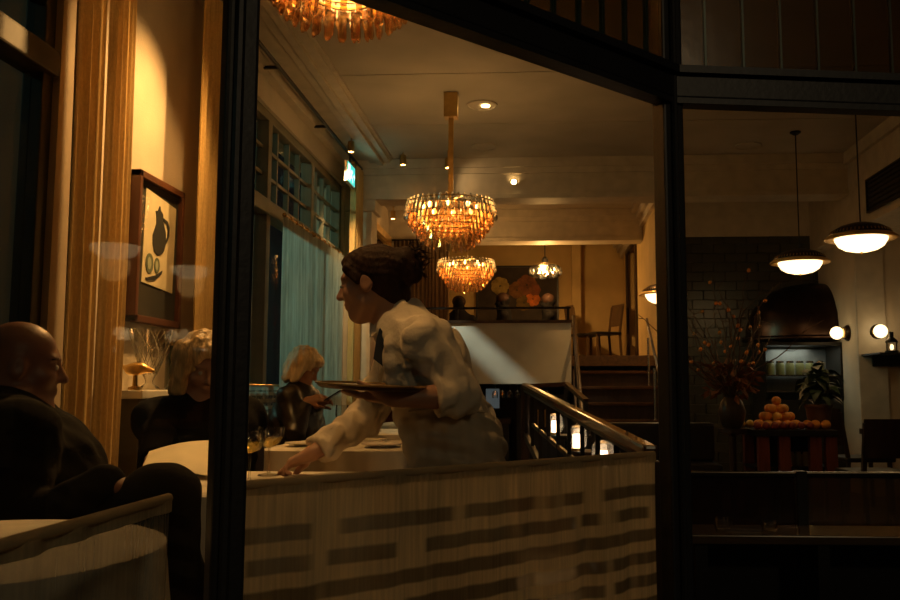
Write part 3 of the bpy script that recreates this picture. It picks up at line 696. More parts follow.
for k, (a, b) in enumerate(((6.45, 7.25), (7.32, 8.36))):
    sr = drape(a, b, -1.93, .03, 2.34, M_sheer, ('pale sheer curtain at the middle of the side window', 'pale sheer curtain near the exit sign')[k], .022, .10, 'sheer_curtain', 'pale sheers in the side window', seed=5 + k)
    MB().tube([(-1.93, a - .03, 2.352), (-1.93, b + .02, 2.352)], .008, 8).build('rod', M_brass, sr)
rod = thing('curtain_track', (-1.83, 4, 3.29), 'long black curtain rod under the cornice', 'curtain rod')
MB().tube([(-1.83, 1.0, 3.30), (-1.83, 8.78, 3.30)], .014, 10).build('rod', M_iron, rod, smooth=True)
for y in (1.6, 3.1, 4.5, 5.9, 7.3, 8.6): MB().box((-1.94, y - .012, 3.29), (-1.83, y + .012, 3.31)).build('bracket', M_iron, rod)
# half curtain on the side window, and two gold holdbacks
cafe2 = thing('cafe_curtain', (-1.96, 6.1, .45), 'pale checked half curtain in the side window', 'curtain')
MB().grid(lambda u, v: (-1.97 + .012 * math.sin(u * 90), 5.42 + u * 1.9, 1.06 - v * .6), 150, 10, lambda u, v: (u * 1.9, v * .6)).build('cloth', cloth('pale_check', (.55, .55, .5), .5, holes=dict(pitch=.05, ufreq=30., cut=.4, open=.2, wob=.1, hem=.03), see=.1), cafe2, smooth=True)
MB().tube([(-1.97, 5.40, 1.065), (-1.97, 7.34, 1.065)], .007, 8).build('rod', M_brass, cafe2)
bdr = thing('brown_curtain', (-1.5, 11.32, 1.435), 'brown pleated curtain behind the waitress', 'curtain')
MB().grid(lambda u, v: (-1.92 + u * .74, 11.33 + .022 * math.sin(u * 95 + math.sin(u * 19)), 2.99 - v * 1.555), 130, 12, lambda u, v: (u * .8, v * 2.9)).build('cloth', M_bdrape, bdr, smooth=True)
MB().tube([(-1.96, 11.33, 3.0), (-1.14, 11.33, 3.0)], .012, 8).build('rod', M_iron, bdr)
# ---------------- picture of a jug
F = [P(137, 168, 4.26), P(183, 191, 4.83)]
y0, y1 = PX(135, 245, -1.96).y, PX(181, 245, -1.96).y
zt, zb = PX(137, 168, -1.96).z, PX(131, 321, -1.96).z
pic = thing('framed_picture', (-1.98, (y0 + y1) / 2, zb), 'dark framed still-life print of a jug and pears', 'picture')
X0 = -1.995
for a, b, c, d, nm in ((y0, y1, zb, zb + .035, 'frame_bar'), (y0, y1, zt - .035, zt, 'frame_bar'), (y0, y0 + .03, zb, zt, 'frame_bar'), (y1 - .03, y1, zb, zt, 'frame_bar')):
    MB().box((X0, a, c), (X0 + .05, b, d)).build(nm, mat('frame_wood', (.10, .035, .015), .4, stretch=(1, 1, .3)), pic, bevel=.004)
MB().box((X0, y0 + .03, zb + .035), (X0 + .025, y1 - .03, zt - .035)).build('mount', mat('dark_mount', (.03, .028, .022), .8), pic)
def flat(name, pts, x, m, th=.003, par=None):
    return MB().prism([(0, y, z) for y, z in pts], (x, 0, 0), (th, 0, 0)).build(name, m, par or SHEET or pic)
SHEET = None
py = lambda u: y0 + .03 + u * (y1 - y0 - .06)
pz = lambda v: zb + .035 + v * (zt - zb - .07)
sh = X0 + .026
SHEET = flat('sheet', [(py(.14), pz(.25)), (py(.90), pz(.22)), (py(.93), pz(.90)), (py(.17), pz(.95))], sh, M_paper)
MK = mat('ink_black', (.02, .02, .018), .8); MG = mat('ink_green', (.13, .16, .10), .8); MG2 = mat('ink_light_green', (.36, .40, .26), .8)
jug = [(.40, .50), (.36, .55), (.35, .62), (.40, .68), (.43, .72), (.42, .78), (.40, .81), (.46, .82), (.49, .86), (.51, .86), (.52, .83), (.58, .81), (.60, .74), (.66, .68), (.68, .60), (.64, .53), (.58, .495), (.48, .48)]
flat('jug', [(py(u), pz(v)) for u, v in jug], sh + .0032, MK)
hd = [(.60, .78), (.70, .77), (.76, .73), (.76, .66), (.70, .60), (.67, .595), (.67, .61), (.71, .65), (.72, .70), (.69, .74), (.61, .755)]
flat('jug_handle', [(py(u), pz(v)) for u, v in hd], sh + .0032, MK)
for cu, cv, ru, rv, m in ((.30, .40, .09, .075, MG), (.48, .40, .065, .06, MG)):
    flat('pear', [(py(cu + ru * math.cos(t * .3927)), pz(cv + rv * math.sin(t * .3927))) for t in range(16)], sh + .0032, m)
    flat('pear_highlight', [(py(cu - .01 + ru * .5 * math.cos(t * .785)), pz(cv + rv * .65 * math.sin(t * .785))) for t in range(8)], sh + .0064, MG2, .001)
flat('knife', [(py(.22), pz(.285)), (py(.46), pz(.325)), (py(.62), pz(.375)), (py(.60), pz(.345)), (py(.44), pz(.285)), (py(.26), pz(.265))], sh + .0032, MK)
MB().box((X0 + .03, y0 + .032, zb + .037), (X0 + .033, y1 - .032, zt - .037)).build('glazing', glass('picture_glass', (.98, .98, .97), .005, fres=.03), pic)

# ---------------- ledge below the picture, vase, bottles
SY0, SY1 = PX(131, 390, -1.80).y + .06, PX(196, 390, -1.84).y - .08
sb = thing('sideboard', (-1.89, (SY0 + SY1) / 2, 0), 'dark wall cabinet with a pale ledge below the picture', 'cabinet')
MB().box((-1.995, SY0 + .02, 0), (-1.80, SY1 - .01, .99)).build('body', mat('olive_cabinet', (.10, .085, .05), .6), sb)
MB().box((-1.998, SY0, .99), (-1.775, SY1, 1.03)).build('ledge', M_white, sb, bevel=.006)
SW = (SY1 - SY0) / 2 - .03
for a, ky in ((SY0 + .03, SY0 + .07), (SY0 + .04 + SW, SY1 - .09)):
    dr_ = MB().box((-1.80, a, .08), (-1.788, a + SW - .01, .95)).build('door', mat('olive_cabinet', (.10, .085, .05), .6), sb, bevel=.004)
    tag(MB().lathe([(.03, 0), (.03, .008), (.012, .014), (.012, .04), (.03, .05), (.034, .07), (.022, .088), (0, .092)], (-1.79, ky, .86), 16, (1, 0, 0)).build('knob', M_brass, dr_, smooth=True), 'gilt pull knob')
v = thing('crystal_vase', (-1.885, PX(149, 385, -1.885).y, 1.03), 'flared cut crystal vase on the pale ledge', 'vase')
vb = MB(); S = 24
prof = [(.035, 0), (.05, .004), (.048, .012), (.02, .03), (.018, .045), (.03, .07), (.05, .12), (.075, .20), (.095, .27), (.105, .30)]
vb.lathe(prof, v.location, S, None, False); vb.build('bowl', M_clear, v, smooth=True)
for d in (1, -1):
    for k in range(10):
        pts = []
        for j in range(12):
            zz = .075 + .215 * j / 11; rr_ = np.interp(zz, [p[1] for p in prof], [p[0] for p in prof]) + .002
            t = 2 * PI * k / 10 + d * j * .11; pts.append((v.location.x + rr_ * math.cos(t), v.location.y + rr_ * math.sin(t), 1.03 + zz))
        MB().tube(pts, .0025, 5).build('cut_rib', glass('crystal_cut', (.9, .85, .7), .5, .1, trans=.3), v)
for k, (y, lab) in enumerate(((PX(171, 385, -1.87).y, 'dark slim bottle nearer the crystal vase'), (PX(180, 385, -1.87).y, 'dark slim bottle farther from the crystal vase'))):
    t = thing('bottle', (-1.87, y, 1.03), lab, 'bottle', 'bottles on the pale ledge')
    MB().lathe([(.03, 0), (.033, .01), (.033, .15), (.028, .17), (.014, .19), (.013, .235)], t.location, 16).build('body', mat('dark_bottle', (.02, .025, .015), .15, coat=.5), t, smooth=True)
    MB().lathe([(.015, .225), (.016, .25), (.014, .262), (0, .262)], t.location, 12).build('cap', M_brass, t)

# gilt ornament on the ledge and a gilt pull on the cabinet below it
c = Vector((-1.83, SY0 + .04, 1.03)); t = thing('gilt_ornament', c, 'small gilt bird-like ornament at the left end of the ledge', 'ornament')
MB().lathe([(.03, 0), (.03, .012), (.012, .02), (.010, .07)], c, 16).build('foot', M_brass, t, smooth=True)
Body(.004).ell(c + Vector((0, 0, .095)), (.045, .028, .030), .02).cone(c + Vector((.03, 0, .10)), c + Vector((.085, -.01, .085)), .020, .010, .02).cone(c + Vector((-.03, 0, .09)), c + Vector((-.07, .01, .11)), .016, .006, .02).build('bird', M_brass, t)

# ---------------- chandeliers
pm = bpy.data.meshes.new('crystal_drop')
L_, w_ = .15, .016
def drop_mesh(name, m, L=.15, w=.014):
    b = MB(); vs = []
    for z, s in ((0, .6), (-.015, 1), (-L + .02, 1), (-L, .35)):
        for k in range(3): vs.append((w * s * math.cos(2.0944 * k), w * s * math.sin(2.0944 * k), z))
    b.add(vs, [(0, 1, 2), (11, 10, 9)] + [(i*3 + k, i*3 + (k+1) % 3, i*3 + 3 + (k+1) % 3, i*3 + 3 + k) for i in range(3) for k in range(3)])
    me = b.mesh(name); me.materials.append(m); return me
DA, DS = drop_mesh('drop_amber', M_amber), drop_mesh('drop_smoke', M_smoke)
def chandelier(loc, ztop_stem, label, power):
    """loc = centre of the top ring"""
    x, y, z = loc
    r = thing('chandelier', (x, y, z - .40), label, 'chandelier', 'amber crystal chandeliers')
    base = r.location
    MB().box((x - .055, y - .055, ztop_stem - .20), (x + .055, y + .055, ztop_stem)).build('canopy', M_brass, r, bevel=.004)
    MB().box((x - .02, y - .014, z + .02), (x + .02, y + .014, ztop_stem - .2)).build('stem', M_brass, r)
    rings = ((.335, 0.0, 44), (.315, -.035, 40), (.285, -.085, 36), (.25, -.135, 32), (.215, -.18, 28), (.175, -.22, 22), (.12, -.25, 14))
    for k, (rad, dz, n) in enumerate(rings):
        rg = MB().tube([(x + rad * math.cos(2*PI*i/24), y + rad * math.sin(2*PI*i/24), z + dz) for i in range(25)], .006, 5, False).build('ring', M_brass, r)
        for i in range(n):
            t = 2 * PI * (i + .5 * (k % 2)) / n
            me = DS if k == 0 else DA
            o = piece('crystal_drop', me, rg, Vector((x + rad * math.cos(t), y + rad * math.sin(t), z + dz + (.02 if k == 0 else 0))) - base)
            tilt = .28 - .03 * k
            o.rotation_euler = (0, -.10 if k else -.22, t); o.scale = (1, 1, (1.0, 1, .95, .95, .95, .9, .85)[k])
    for i in range(4):
        t = PI * i / 2 + .4; MB().tube([(x, y, z + .03), (x + .32 * math.cos(t), y + .32 * math.sin(t), z)], .006, 6).build('arm', M_brass, r)
    for i in range(8):
        t = 2 * PI * i / 8; c = Vector((x + .21 * math.cos(t), y + .21 * math.sin(t), z - .03))
        b = MB().ball(c, .017, 10, 8, (1, 1, 1.5)).build('bulb', M_bulb, r, smooth=True)
    lamp('chandelier_light', 'POINT', (x, y, z - .06), power, WARM, .16)
    return r
chandelier((-.70, 6.8, 2.50), CEIL - .004, 'large amber crystal chandelier above the waitress', 9)
chandelier((-.90, 10.65, 2.60), CEIL, 'smaller-looking amber crystal chandelier farther back, by the parapet', 12)
chandelier((-.70, 3.0, 2.70), CEIL - .004, 'near amber crystal chandelier cut off by the top of the picture', 11)

# ---------------- pendants
def pendant(loc, ztop, label, power, m_glass=None):
    x, y, z = loc                                                  # z = rim height
    r = thing('pendant_lamp', (x, y, z - .10), label, 'lamp', 'opal bowl pendant lamps')
    MB().lathe([(.0, .13), (.03, .13), (.06, .125), (.15, .10), (.21, .065), (.225, .04), (.222, .03), (.14, .075), (0, .1)], (x, y, z), 40).build('cover', mat('pendant_dark_metal', (.05, .03, .018), .35, metal=.7), r, smooth=True)
    fm = MB().box((-.0035, -.004, -.010), (.0035, .004, .010)).mesh('vent_fin'); fm.materials.append(M_brass)
    for i in range(48):
        t = 2 * PI * i / 48; piece('vent_fin', fm, r, Vector((x + .218 * math.cos(t), y + .218 * math.sin(t), z + .052)) - r.location, (0, -.5, t))
    MB().lathe([(.19, .035), (.235, .03), (.262, .012), (.265, .0), (.255, -.006), (.19, .006), (.19, .035)], (x, y, z), 48).build('brass_ring', mat('gilt_ring', (.72, .42, .11), .35, metal=.25), r, smooth=True)
    MB().lathe([(.195, .01), (.19, -.015), (.165, -.055), (.12, -.083), (.06, -.098), (.012, -.102), (0, -.102)], (x, y, z), 36).build('bowl', M_opal, r, smooth=True)
    MB().lathe([(.0, -.116), (.008, -.112), (.01, -.1)], (x, y, z), 10).build('finial', M_brass, r)
    MB().tube([(x, y, z + .12), (x, y, ztop - .02)], .006, 6).build('cord', M_black, r)
    MB().lathe([(.0, -.03), (.02, -.03), (.05, -.01), (.05, 0), (0, 0)], (x, y, ztop), 16).build('ceiling_rose', M_iron, r, smooth=True)
    lamp('pendant_light', 'POINT', (x, y, z - .16), power * .4, WARM, .12)
    return r
c1 = P(800, 263, 8.0); c2 = P(861, 239, 6.75)
pendant(tuple(c1), CEIL - .004, 'opal pendant lamp hanging above the fruit counter', 3)
pendant(tuple(c2), CEIL - .004, 'nearer opal pendant lamp, farthest right', 3)
c3 = P(663, 295, 9.6); pendant(tuple(c3), CEIL, 'opal pendant lamp half hidden by the window post', 1.5)
# clear globe cluster on the upper floor
g = P(545, 268, 12.2); gl = thing('globe_pendant', (g.x, g.y, g.z - .16), 'small pendant with clear glass petals above the upper floor', 'lamp')
MB().tube([(g.x, g.y, g.z + .12), (g.x, g.y, 4.0)], .008, 6).build('cord', M_black, gl)
MB().lathe([(.02, .16), (.045, .12), (.045, .04), (.03, .03)], g, 14).build('socket', M_black, gl)
MB().ball(g, .05, 12, 8, (1, 1, 1.2)).build('bulb', M_bulb, gl, smooth=True)
for i in range(7):
    t = 2 * PI * i / 7; MB().ball(g + Vector((.15 * math.cos(t), .15 * math.sin(t), -.05)), .09, 12, 8).build('petal', M_clear, gl, smooth=True)
MB().tube([(g.x + .15 * math.cos(2*PI*i/16), g.y + .15 * math.sin(2*PI*i/16), g.z + .05) for i in range(17)], .006, 5, False).build('ring', M_brass, gl)
lamp('globe_light', 'POINT', (g.x, g.y - .12, g.z - .1), 46, WARM, .06)

# ---------------- spotlights, downlights, ceiling discs
def spot(px, py, D, label, tgt=None, power=0, cone=70, xoff=None):
    c = P(px, py, D)
    r = thing('spotlight', c, label, 'spotlight', 'small ceiling spotlights')
    MB().lathe([(.0, .10), (.028, .10), (.032, .095), (.032, 0), (.024, 0), (.022, .02), (0, .022)], c, 16).build('housing', M_brass, r, smooth=True)
    MB().lathe([(.0, .004), (.023, .004)], c, 16).build('lens', M_bulb, r)
    zt_ = CEIL - .004 if c.y < 8.8 else CEIL
    if zt_ - c.z - .1 > .01: MB().tube([(c.x, c.y, c.z + .1), (c.x, c.y, zt_)], .006, 6).build('stem', M_brass, r)
    if power: lamp('spot_beam', 'SPOT', (c.x, c.y, c.z - .01), power, WARM2, .03, tgt, cone, .6)
    return c
spot(403, 165, 8.5, 'ceiling spotlight between the chandelier and the cornice', (-1.2, 8.78, 1.5), 10, 80)
spot(351, 152, 7.9, 'ceiling spotlight above the exit sign', (-1.82, 8.55, 1.4), 90, 60)
spot(448, 168, 8.45, 'ceiling spotlight behind the chandelier stem', (-.5, 8.80, 3.1), 3, 90)
spot(393, 219, 10.6, 'ceiling spotlight above the brown curtain', (-1.9, 11.0, 1.5), 14, 70)
def disc(px, py, label, lit=False, rad=.13):
    D = (CEIL - EYE.z) * FPX / (390 - py); c = P(px, py, D); c.z = CEIL - .004
    r = thing('ceiling_disc', (c.x, c.y, c.z - .012), label, 'downlight', 'round discs in the ceiling')
    MB().lathe([(rad, 0), (rad, -.010), (rad * .86, -.012), (rad * .84, -.006), (0, -.006)], c, 28).build('grille', M_ceil, r)
    if lit:
        MB().lathe([(.034, -.006), (.034, -.014), (.028, -.014), (.0, -.010)], (c.x + .03, c.y, c.z), 16).build('lens', M_bulb, r)
        lamp('downlight', 'SPOT', (c.x + .03, c.y, c.z - .03), lit, WARM2, .03, (c.x, c.y, 0), 80, .6)
disc(482, 97, 'round recessed downlight right of the chandelier stem', 6)
disc(484, 141, 'round ceiling speaker behind the lit downlight', False)
disc(748, 144, 'round ceiling speaker above the kitchen', False)
for px, py, D, lab in ((514, 183, 8.84, 'tiny lit downlight on the beam'), (617, 204, 9.7, 'tiny lit downlight before the stairs')):
    c = P(px, py, D)
    if D > 9: c.z = CEIL
    r = thing('downlight', c - Vector((0, 0, .02)), lab, 'downlight', 'small lit downlights')
    ax = (0, -1, -.6) if D < 9 else (0, 0, -1)
    if D < 9: c.y = 8.775
    MB().lathe([(.04, -.004), (.04, .01), (.028, .012), (.028, -.004), (.04, -.004)], c, 16, ax, False).build('trim_ring', M_brass, r)
    MB().lathe([(.028, .010), (0, .011)], c, 16, ax).build('lens', M_bulb, r)
    if D > 9: lamp('downlight_beam', 'SPOT', (c.x, c.y, c.z - .03), 70, WARM, .03, (c.x + .05, c.y - .1, 0), 70, .6)
# unseen spotlights added to wash the picture wall and the first drapes
for y, lab, pw_ in ((4.75, 'added unseen spotlight washing the first gold drape', 185), (3.95, 'added unseen spotlight washing the framed jug print', 75)):
    c = Vector((-1.30, y, 3.28)); r = thing('spotlight', c, lab, 'spotlight', 'small ceiling spotlights')
    MB().lathe([(.0, .10), (.028, .10), (.032, .095), (.032, 0), (.024, 0), (.022, .02), (0, .022)], c, 16).build('housing', M_brass, r, smooth=True)
    MB().lathe([(0, .004), (.023, .004)], c, 16).build('lens', M_bulb, r); MB().tube([c + Vector((0, 0, .1)), c + Vector((0, 0, .116))], .01, 6).build('stem', M_brass, r)
    lamp('spot_beam', 'SPOT', c - Vector((0, 0, .01)), pw_, WARM, .04, (-1.95, y - (1.15 if y > 4.5 else -.3), 1.7), 66, .7)

# ---------------- exit sign
ex = thing('exit_sign', (-1.82, 8.2, 3.0), 'small glowing green and white emergency exit sign', 'sign')
ey0, ey1, ez0, ez1, exx = 8.02, 8.36, 3.00, 3.20, -1.81
MB().box((exx - .03, ey0, ez0), (exx, ey1, ez1)).build('housing', mat('sign_white', (.7, .7, .68), .5), ex)
MB().box((exx, ey0 + .01, ez0 + .01), (exx + .004, ey1 - .01, ez1 - .01)).build('face', mat('sign_green_lit', (.05, .75, .60), .4, emis=.8, ecol=(.08, .70, .62)), ex)
MW = mat('sign_white_lit', (.9, 1, .95), .4, emis=1.3, ecol=(.65, 1.0, .95))
def sp(pts, nm): MB().prism([(0, ey0 + y * (ey1 - ey0), ez0 + z * (ez1 - ez0)) for y, z in pts], (exx + .004, 0, 0), (.002, 0, 0)).build(nm, MW, ex)
sp([(.08, .12), (.34, .12), (.34, .88), (.08, .88)], 'door_mark')
sp([(.44, .62), (.50, .72), (.60, .72), (.66, .60), (.62, .56), (.57, .62), (.55, .46), (.66, .34), (.72, .16), (.66, .14), (.60, .30), (.50, .38), (.44, .24), (.36, .22), (.36, .28), (.42, .32), (.46, .46), (.46, .58), (.41, .52), (.38, .55)], 'figure_mark')
sp([(.76, .45), (.88, .45), (.88, .35), (.97, .5), (.88, .65), (.88, .55), (.76, .55)], 'arrow_mark')
MB().box((exx - .02, 8.19, ez1), (exx - .01, 8.21, 3.385)).build('hanger', M_iron, ex)
lamp('exit_light', 'POINT', (exx + .06, 8.2, 3.06), .15, (.3, 1, .8), .08)

# ---------------- gilt mirror beyond the pilaster
mi = thing('gilt_mirror', (-1.97, 10.6, 1.0), 'tall gilt framed mirror beyond the pilaster', 'mirror')
MB().box((-1.995, 9.75, 1.0), (-1.98, 11.2, 2.95)).build('mirror_glass', mat('mirror', (.5, .48, .42), .08, metal=1.0, var=.02), mi)
for a, b, z0, z1 in ((9.70, 9.78, .95, 3.0), (11.17, 11.25, .95, 3.0), (9.7, 11.25, 2.93, 3.02), (9.7, 11.25, .95, 1.02)): MB().box((-1.998, a, z0), (-1.93, b, z1)).build('frame_bar', mat('gilt', (.85, .6, .25), .35, metal=.8), mi, bevel=.006)

# ---------------- flower painting on the back wall
pt = thing('flower_painting', (-.3, 14.18, 2.1), 'dark painting of orange flowers on the ochre wall', 'picture')
a, b = P(478, 268, 14.17), P(557, 323, 14.17)
MB().box((a.x, 14.15, b.z), (b.x, 14.195, a.z)).build('canvas', mat('painting_ground', (.035, .022, .012), .7, var=.6, scale=4), pt)
for x0, x1, z0, z1 in ((a.x - .03, a.x, b.z - .03, a.z + .03), (b.x, b.x + .03, b.z - .03, a.z + .03), (a.x, b.x, a.z, a.z + .03), (a.x, b.x, b.z - .03, b.z)): MB().box((x0, 14.13, z0), (x1, 14.195, z1)).build('frame_bar', M_black, pt)
for px, py_, rad, col, nm in ((527, 285, .17, (.24, .09, .03), 'flower'), (517, 290, .14, (.20, .09, .02), 'flower'), (533, 299, .12, (.75, .20, .03), 'flower'), (500, 286, .15, (.38, .27, .08), 'flower'), (534, 290, .11, (.26, .08, .03), 'flower'), (524, 303, .13, (.16, .10, .02), 'leaf_mark')):
    c = P(px, py_, 14.15); m = MB(); n = 7
    for k in range(n):
        t = 2 * PI * k / n; q = c + Vector((.55 * rad * math.cos(t), 0, .55 * rad * math.sin(t)))
        m.lathe([(rad * .48, 0), (rad * .3, .008), (0, .012)], (q.x, 14.15 - .001 * k, q.z), 10, (0, -1, 0))
    m.build(nm, mat('paint_%d_%d' % (px, py_), col, .8, var=.4, scale=12), pt)

# ---------------- unseen spotlight added behind the first beam, shuttered for a cold band on parapet
S0 = Vector((-.95, 9.22, 3.22)); fs = thing('added_framing_spot', S0 + Vector((0, 0, -.03)), 'added unseen shuttered white spotlight behind the ceiling beam', 'spotlight')
MB().lathe([(0, .13), (.04, .13), (.045, .12), (.045, .03), (.038, .03), (.036, .10), (0, .11)], S0 + Vector((0, 0, -.02)), 18).build('housing', M_iron, fs, smooth=True)
MB().tube([S0 + Vector((0, 0, .1)), (S0.x, S0.y, CEIL)], .01, 8).build('stem', M_iron, fs)
def shutter(pa, pb, sgn):
    a, b = P(pa[0], pa[1], 10.1), P(pb[0], pb[1], 10.1); d = (b - a).normalized(); nn = Vector((d.z, 0, -d.x)) * sgn
    q = [S0.lerp(x, .06) for x in (a - d * .5, b + d * .5, b + d * .5 + nn * 1.6, a - d * .5 + nn * 1.6)]
    MB().prism(q, (0, 0, 0), (0, .0015, 0)).build('shutter', M_iron, fs)
shutter((477, 333), (535, 384), -1); shutter((455, 343), (498, 384), 1)
lamp('added_framing_beam', 'SPOT', S0, 70, (.92, 1.0, .80), .003, P(500, 355, 10.1), 62, .5)

# unseen downlights added to light the tables; another recessed one on the stair wall
for k, (x, y, tg, pw_, cone, lab) in enumerate(((-1.0, 2.35, (-.78, 2.75, .7), 48, 34, 'added unseen downlight above the near table'), (-1.15, 1.35, (-1.06, 1.5, .7), 16, 34, 'added unseen downlight above the small round table'), (-.75, 4.35, (-.98, 4.6, .7), 34, 30, 'added unseen downlight above the second table'),
        (-.95, 5.1, (-1.0, 6.2, .7), 50, 34, 'added unseen downlight above the third table'))):
    r = thing('downlight', (x, y, CEIL - .02), lab, 'downlight', 'small lit downlights')
    MB().lathe([(.045, 0), (.045, -.010), (.032, -.012), (.03, -.002)], (x, y, CEIL - .004), 18).build('trim_ring', M_brass, r); MB().lathe([(.03, -.004), (0, -.004)], (x, y, CEIL - .004), 16).build('lens', M_bulb, r)
    lamp('downlight_beam', 'SPOT', (x, y, CEIL - .03), pw_, WARM, .03, tg, cone, .7)
r = thing('downlight', (1.12, 13.9, 3.98), 'recessed downlight in the corner of the upper floor', 'downlight', 'small lit downlights')
MB().lathe([(.045, 0), (.045, -.010), (.032, -.012), (.03, -.002)], (1.12, 13.9, 4.0), 18).build('trim_ring', M_brass, r); MB().lathe([(.03, -.004), (0, -.004)], (1.12, 13.9, 4.0), 16).build('lens', M_bulb, r)
lamp('downlight_beam', 'SPOT', (1.12, 13.9, 3.97), 26, WARM, .03, (1.3, 14.1, 2.0), 50, .6)

# ---------------- tables with linen
def table(cx, cy, hx, hy, label, clabel, drop=.34, rnd=.04, round_=False, z=.745):
    t = thing('dining_table', (cx, cy, 0), label, 'table', 'linen-covered dining tables')
    if round_: MB().lathe([(hx - .01, z - .03), (hx - .01, z - .004), (0, z - .004)], (cx, cy, 0), 32).build('tabletop', M_dwood, t)
    else: MB().box((cx - hx + .035, cy - hy + .035, z - .03), (cx + hx - .035, cy + hy - .035, z - .004)).build('tabletop', M_dwood, t)
    MB().lathe([(.19, 0), (.19, .015), (.05, .04), (.035, .08), (.035, z - .05), (.09, z - .03)], (cx, cy, 0), 20).build('pedestal', M_iron, t, smooth=True)
    c = thing('tablecloth', (cx, cy, z - drop), clabel, 'tablecloth', 'white table linen')
    N = 96; per = []
    for i in range(N):
        a = 2 * PI * i / N; ca, sa = math.cos(a), math.sin(a)
        if round_: per.append((hx * ca, hy * sa))
        else:
            k = 1 / max(abs(ca) / hx, abs(sa) / hy); k2 = (abs(ca / hx)**8 + abs(sa / hy)**8) ** (-1/8); per.append((k2 * ca, k2 * sa))
    m = MB(); rings = [(0.0, 0, 0), (.5, 0, 0), (.97, 0, 0), (1.0, .006, 0), (1.0, drop * .35, .5), (1.0, drop * .7, .9), (1.0, drop, 1.1)]
    for k, (s, dn, wv) in enumerate(rings):
        for i, (x, y) in enumerate(per):
            a = 2 * PI * i / N; q = 1 + .035 * wv * (math.sin(a * 12) + .6 * math.sin(a * 21 + 1)) / max(hx, .3) * .75 + (.012 if dn else 0)
            corner = (abs(math.sin(2 * a)) ** 4) * (0 if round_ else .05) * wv
            m.v.append((cx + x * s * (q + corner), cy + y * s * (q + corner), z + .002 - dn - corner * .6))
    for k in range(len(rings) - 1):
        for i in range(N):
            j = (i + 1) % N; m.f.append((k*N + i, k*N + j, (k+1)*N + j, (k+1)*N + i))
    m.build('cloth', M_linen, c, smooth=True)
    return z + .003
TZ = .748
table(-.775, 2.72, .375, .35, 'near dining table the waitress reaches over', 'white cloth on the near table under her hand')
table(-1.00, 4.58, .36, .42, 'second dining table behind the waitress\'s reaching arm', 'white cloth on the second table from the window')
table(-1.00, 6.05, .36, .38, 'third dining table beside the seated blonde woman', 'white cloth on the third table, beside the woman in leather')
table(-1.00, 7.50, .36, .38, 'farthest dining table in the row by the side window', 'white cloth on the farthest table of the row')
table(-1.06, 1.56, .36, .36, 'small round table behind the gauze curtain', 'white round cloth behind the gauze curtain', round_=True)

def coupe(x, y, label, wine=(.75, .6, .2), h=.16, r=.047, coup=True, z=TZ):
    t = thing('wine_glass', (x, y, z), label, 'glass', 'stemmed glasses on the tables')
    o = t.location
    bowl = [(.004, h - .07), (.03, h - .06), (r, h - .03), (r, h)] if coup else [(.004, h - .10), (.03, h - .09), (r - .008, h - .05), (r - .010, h)]
    MB().lathe([(0, .001), (.036, .001), (.034, .004), (.006, .009), (.0035, .02), (.0035, bowl[0][1] - .005)] + bowl, o, 20, None, False).build('glass', M_clear, t, smooth=True)
    if wine: MB().lathe([(0, bowl[0][1] + .006), (bowl[1][0] - .002, bowl[1][1] + .003), (bowl[2][0] - .004, bowl[2][1] - .004), (0, bowl[2][1] - .004)], o, 18).build('wine', glass('white_wine', (.92, .78, .36), .1, .05, trans=.25), t, smooth=True)
coupe(-.885, 2.66, 'wide coupe glass of white wine nearest the window post')
coupe(-.90, 2.90, 'wide coupe glass of white wine beside her fingers')
coupe(-1.10, 4.85, 'left empty wine glass on the second table', None, .2, .045, False)
coupe(-1.00, 4.92, 'right empty wine glass on the second table', None, .2, .045, False)
coupe(-1.12, 6.0, 'left wine glass on the third table', None, .2, .045, False)
coupe(-.95, 6.15, 'right wine glass on the third table', None, .2, .045, False)
def plate(x, y, label, r=.12, z=TZ):
    t = thing('plate', (x, y, z), label, 'plate', 'white plates on the tables')
    MB().lathe([(0, .002), (r * .55, .002), (r * .6, .006), (r, .016), (r, .020), (r * .6, .011), (0, .008)], t.location, 28).build('dish', mat('porcelain', (.75, .70, .62), .25), t, smooth=True)
plate(-.78, 4.36, 'white plate at the near right of the second table', .11); plate(-1.18, 4.42, 'white plate at the near left of the second table', .11)
plate(-.80, 5.85, 'white plate on the third table', .11); plate(-.85, 7.3, 'white plate on the farthest table', .11)
for k, (x, y, ry, lab) in enumerate(((-.92, 4.72, .3, 'folded napkin left on the second table'), (-.80, 6.2, -.2, 'folded napkin on the third table'))):
    t = thing('napkin', (x, y, TZ), lab, 'napkin'); MB().box((x - .09, y - .05, TZ), (x + .09, y + .05, TZ + .012)).build('fold', M_linen, t, bevel=.004); MB().box((x - .08, y - .045, TZ + .012), (x + .09, y + .04, TZ + .022)).build('fold', M_linen, t, bevel=.004)
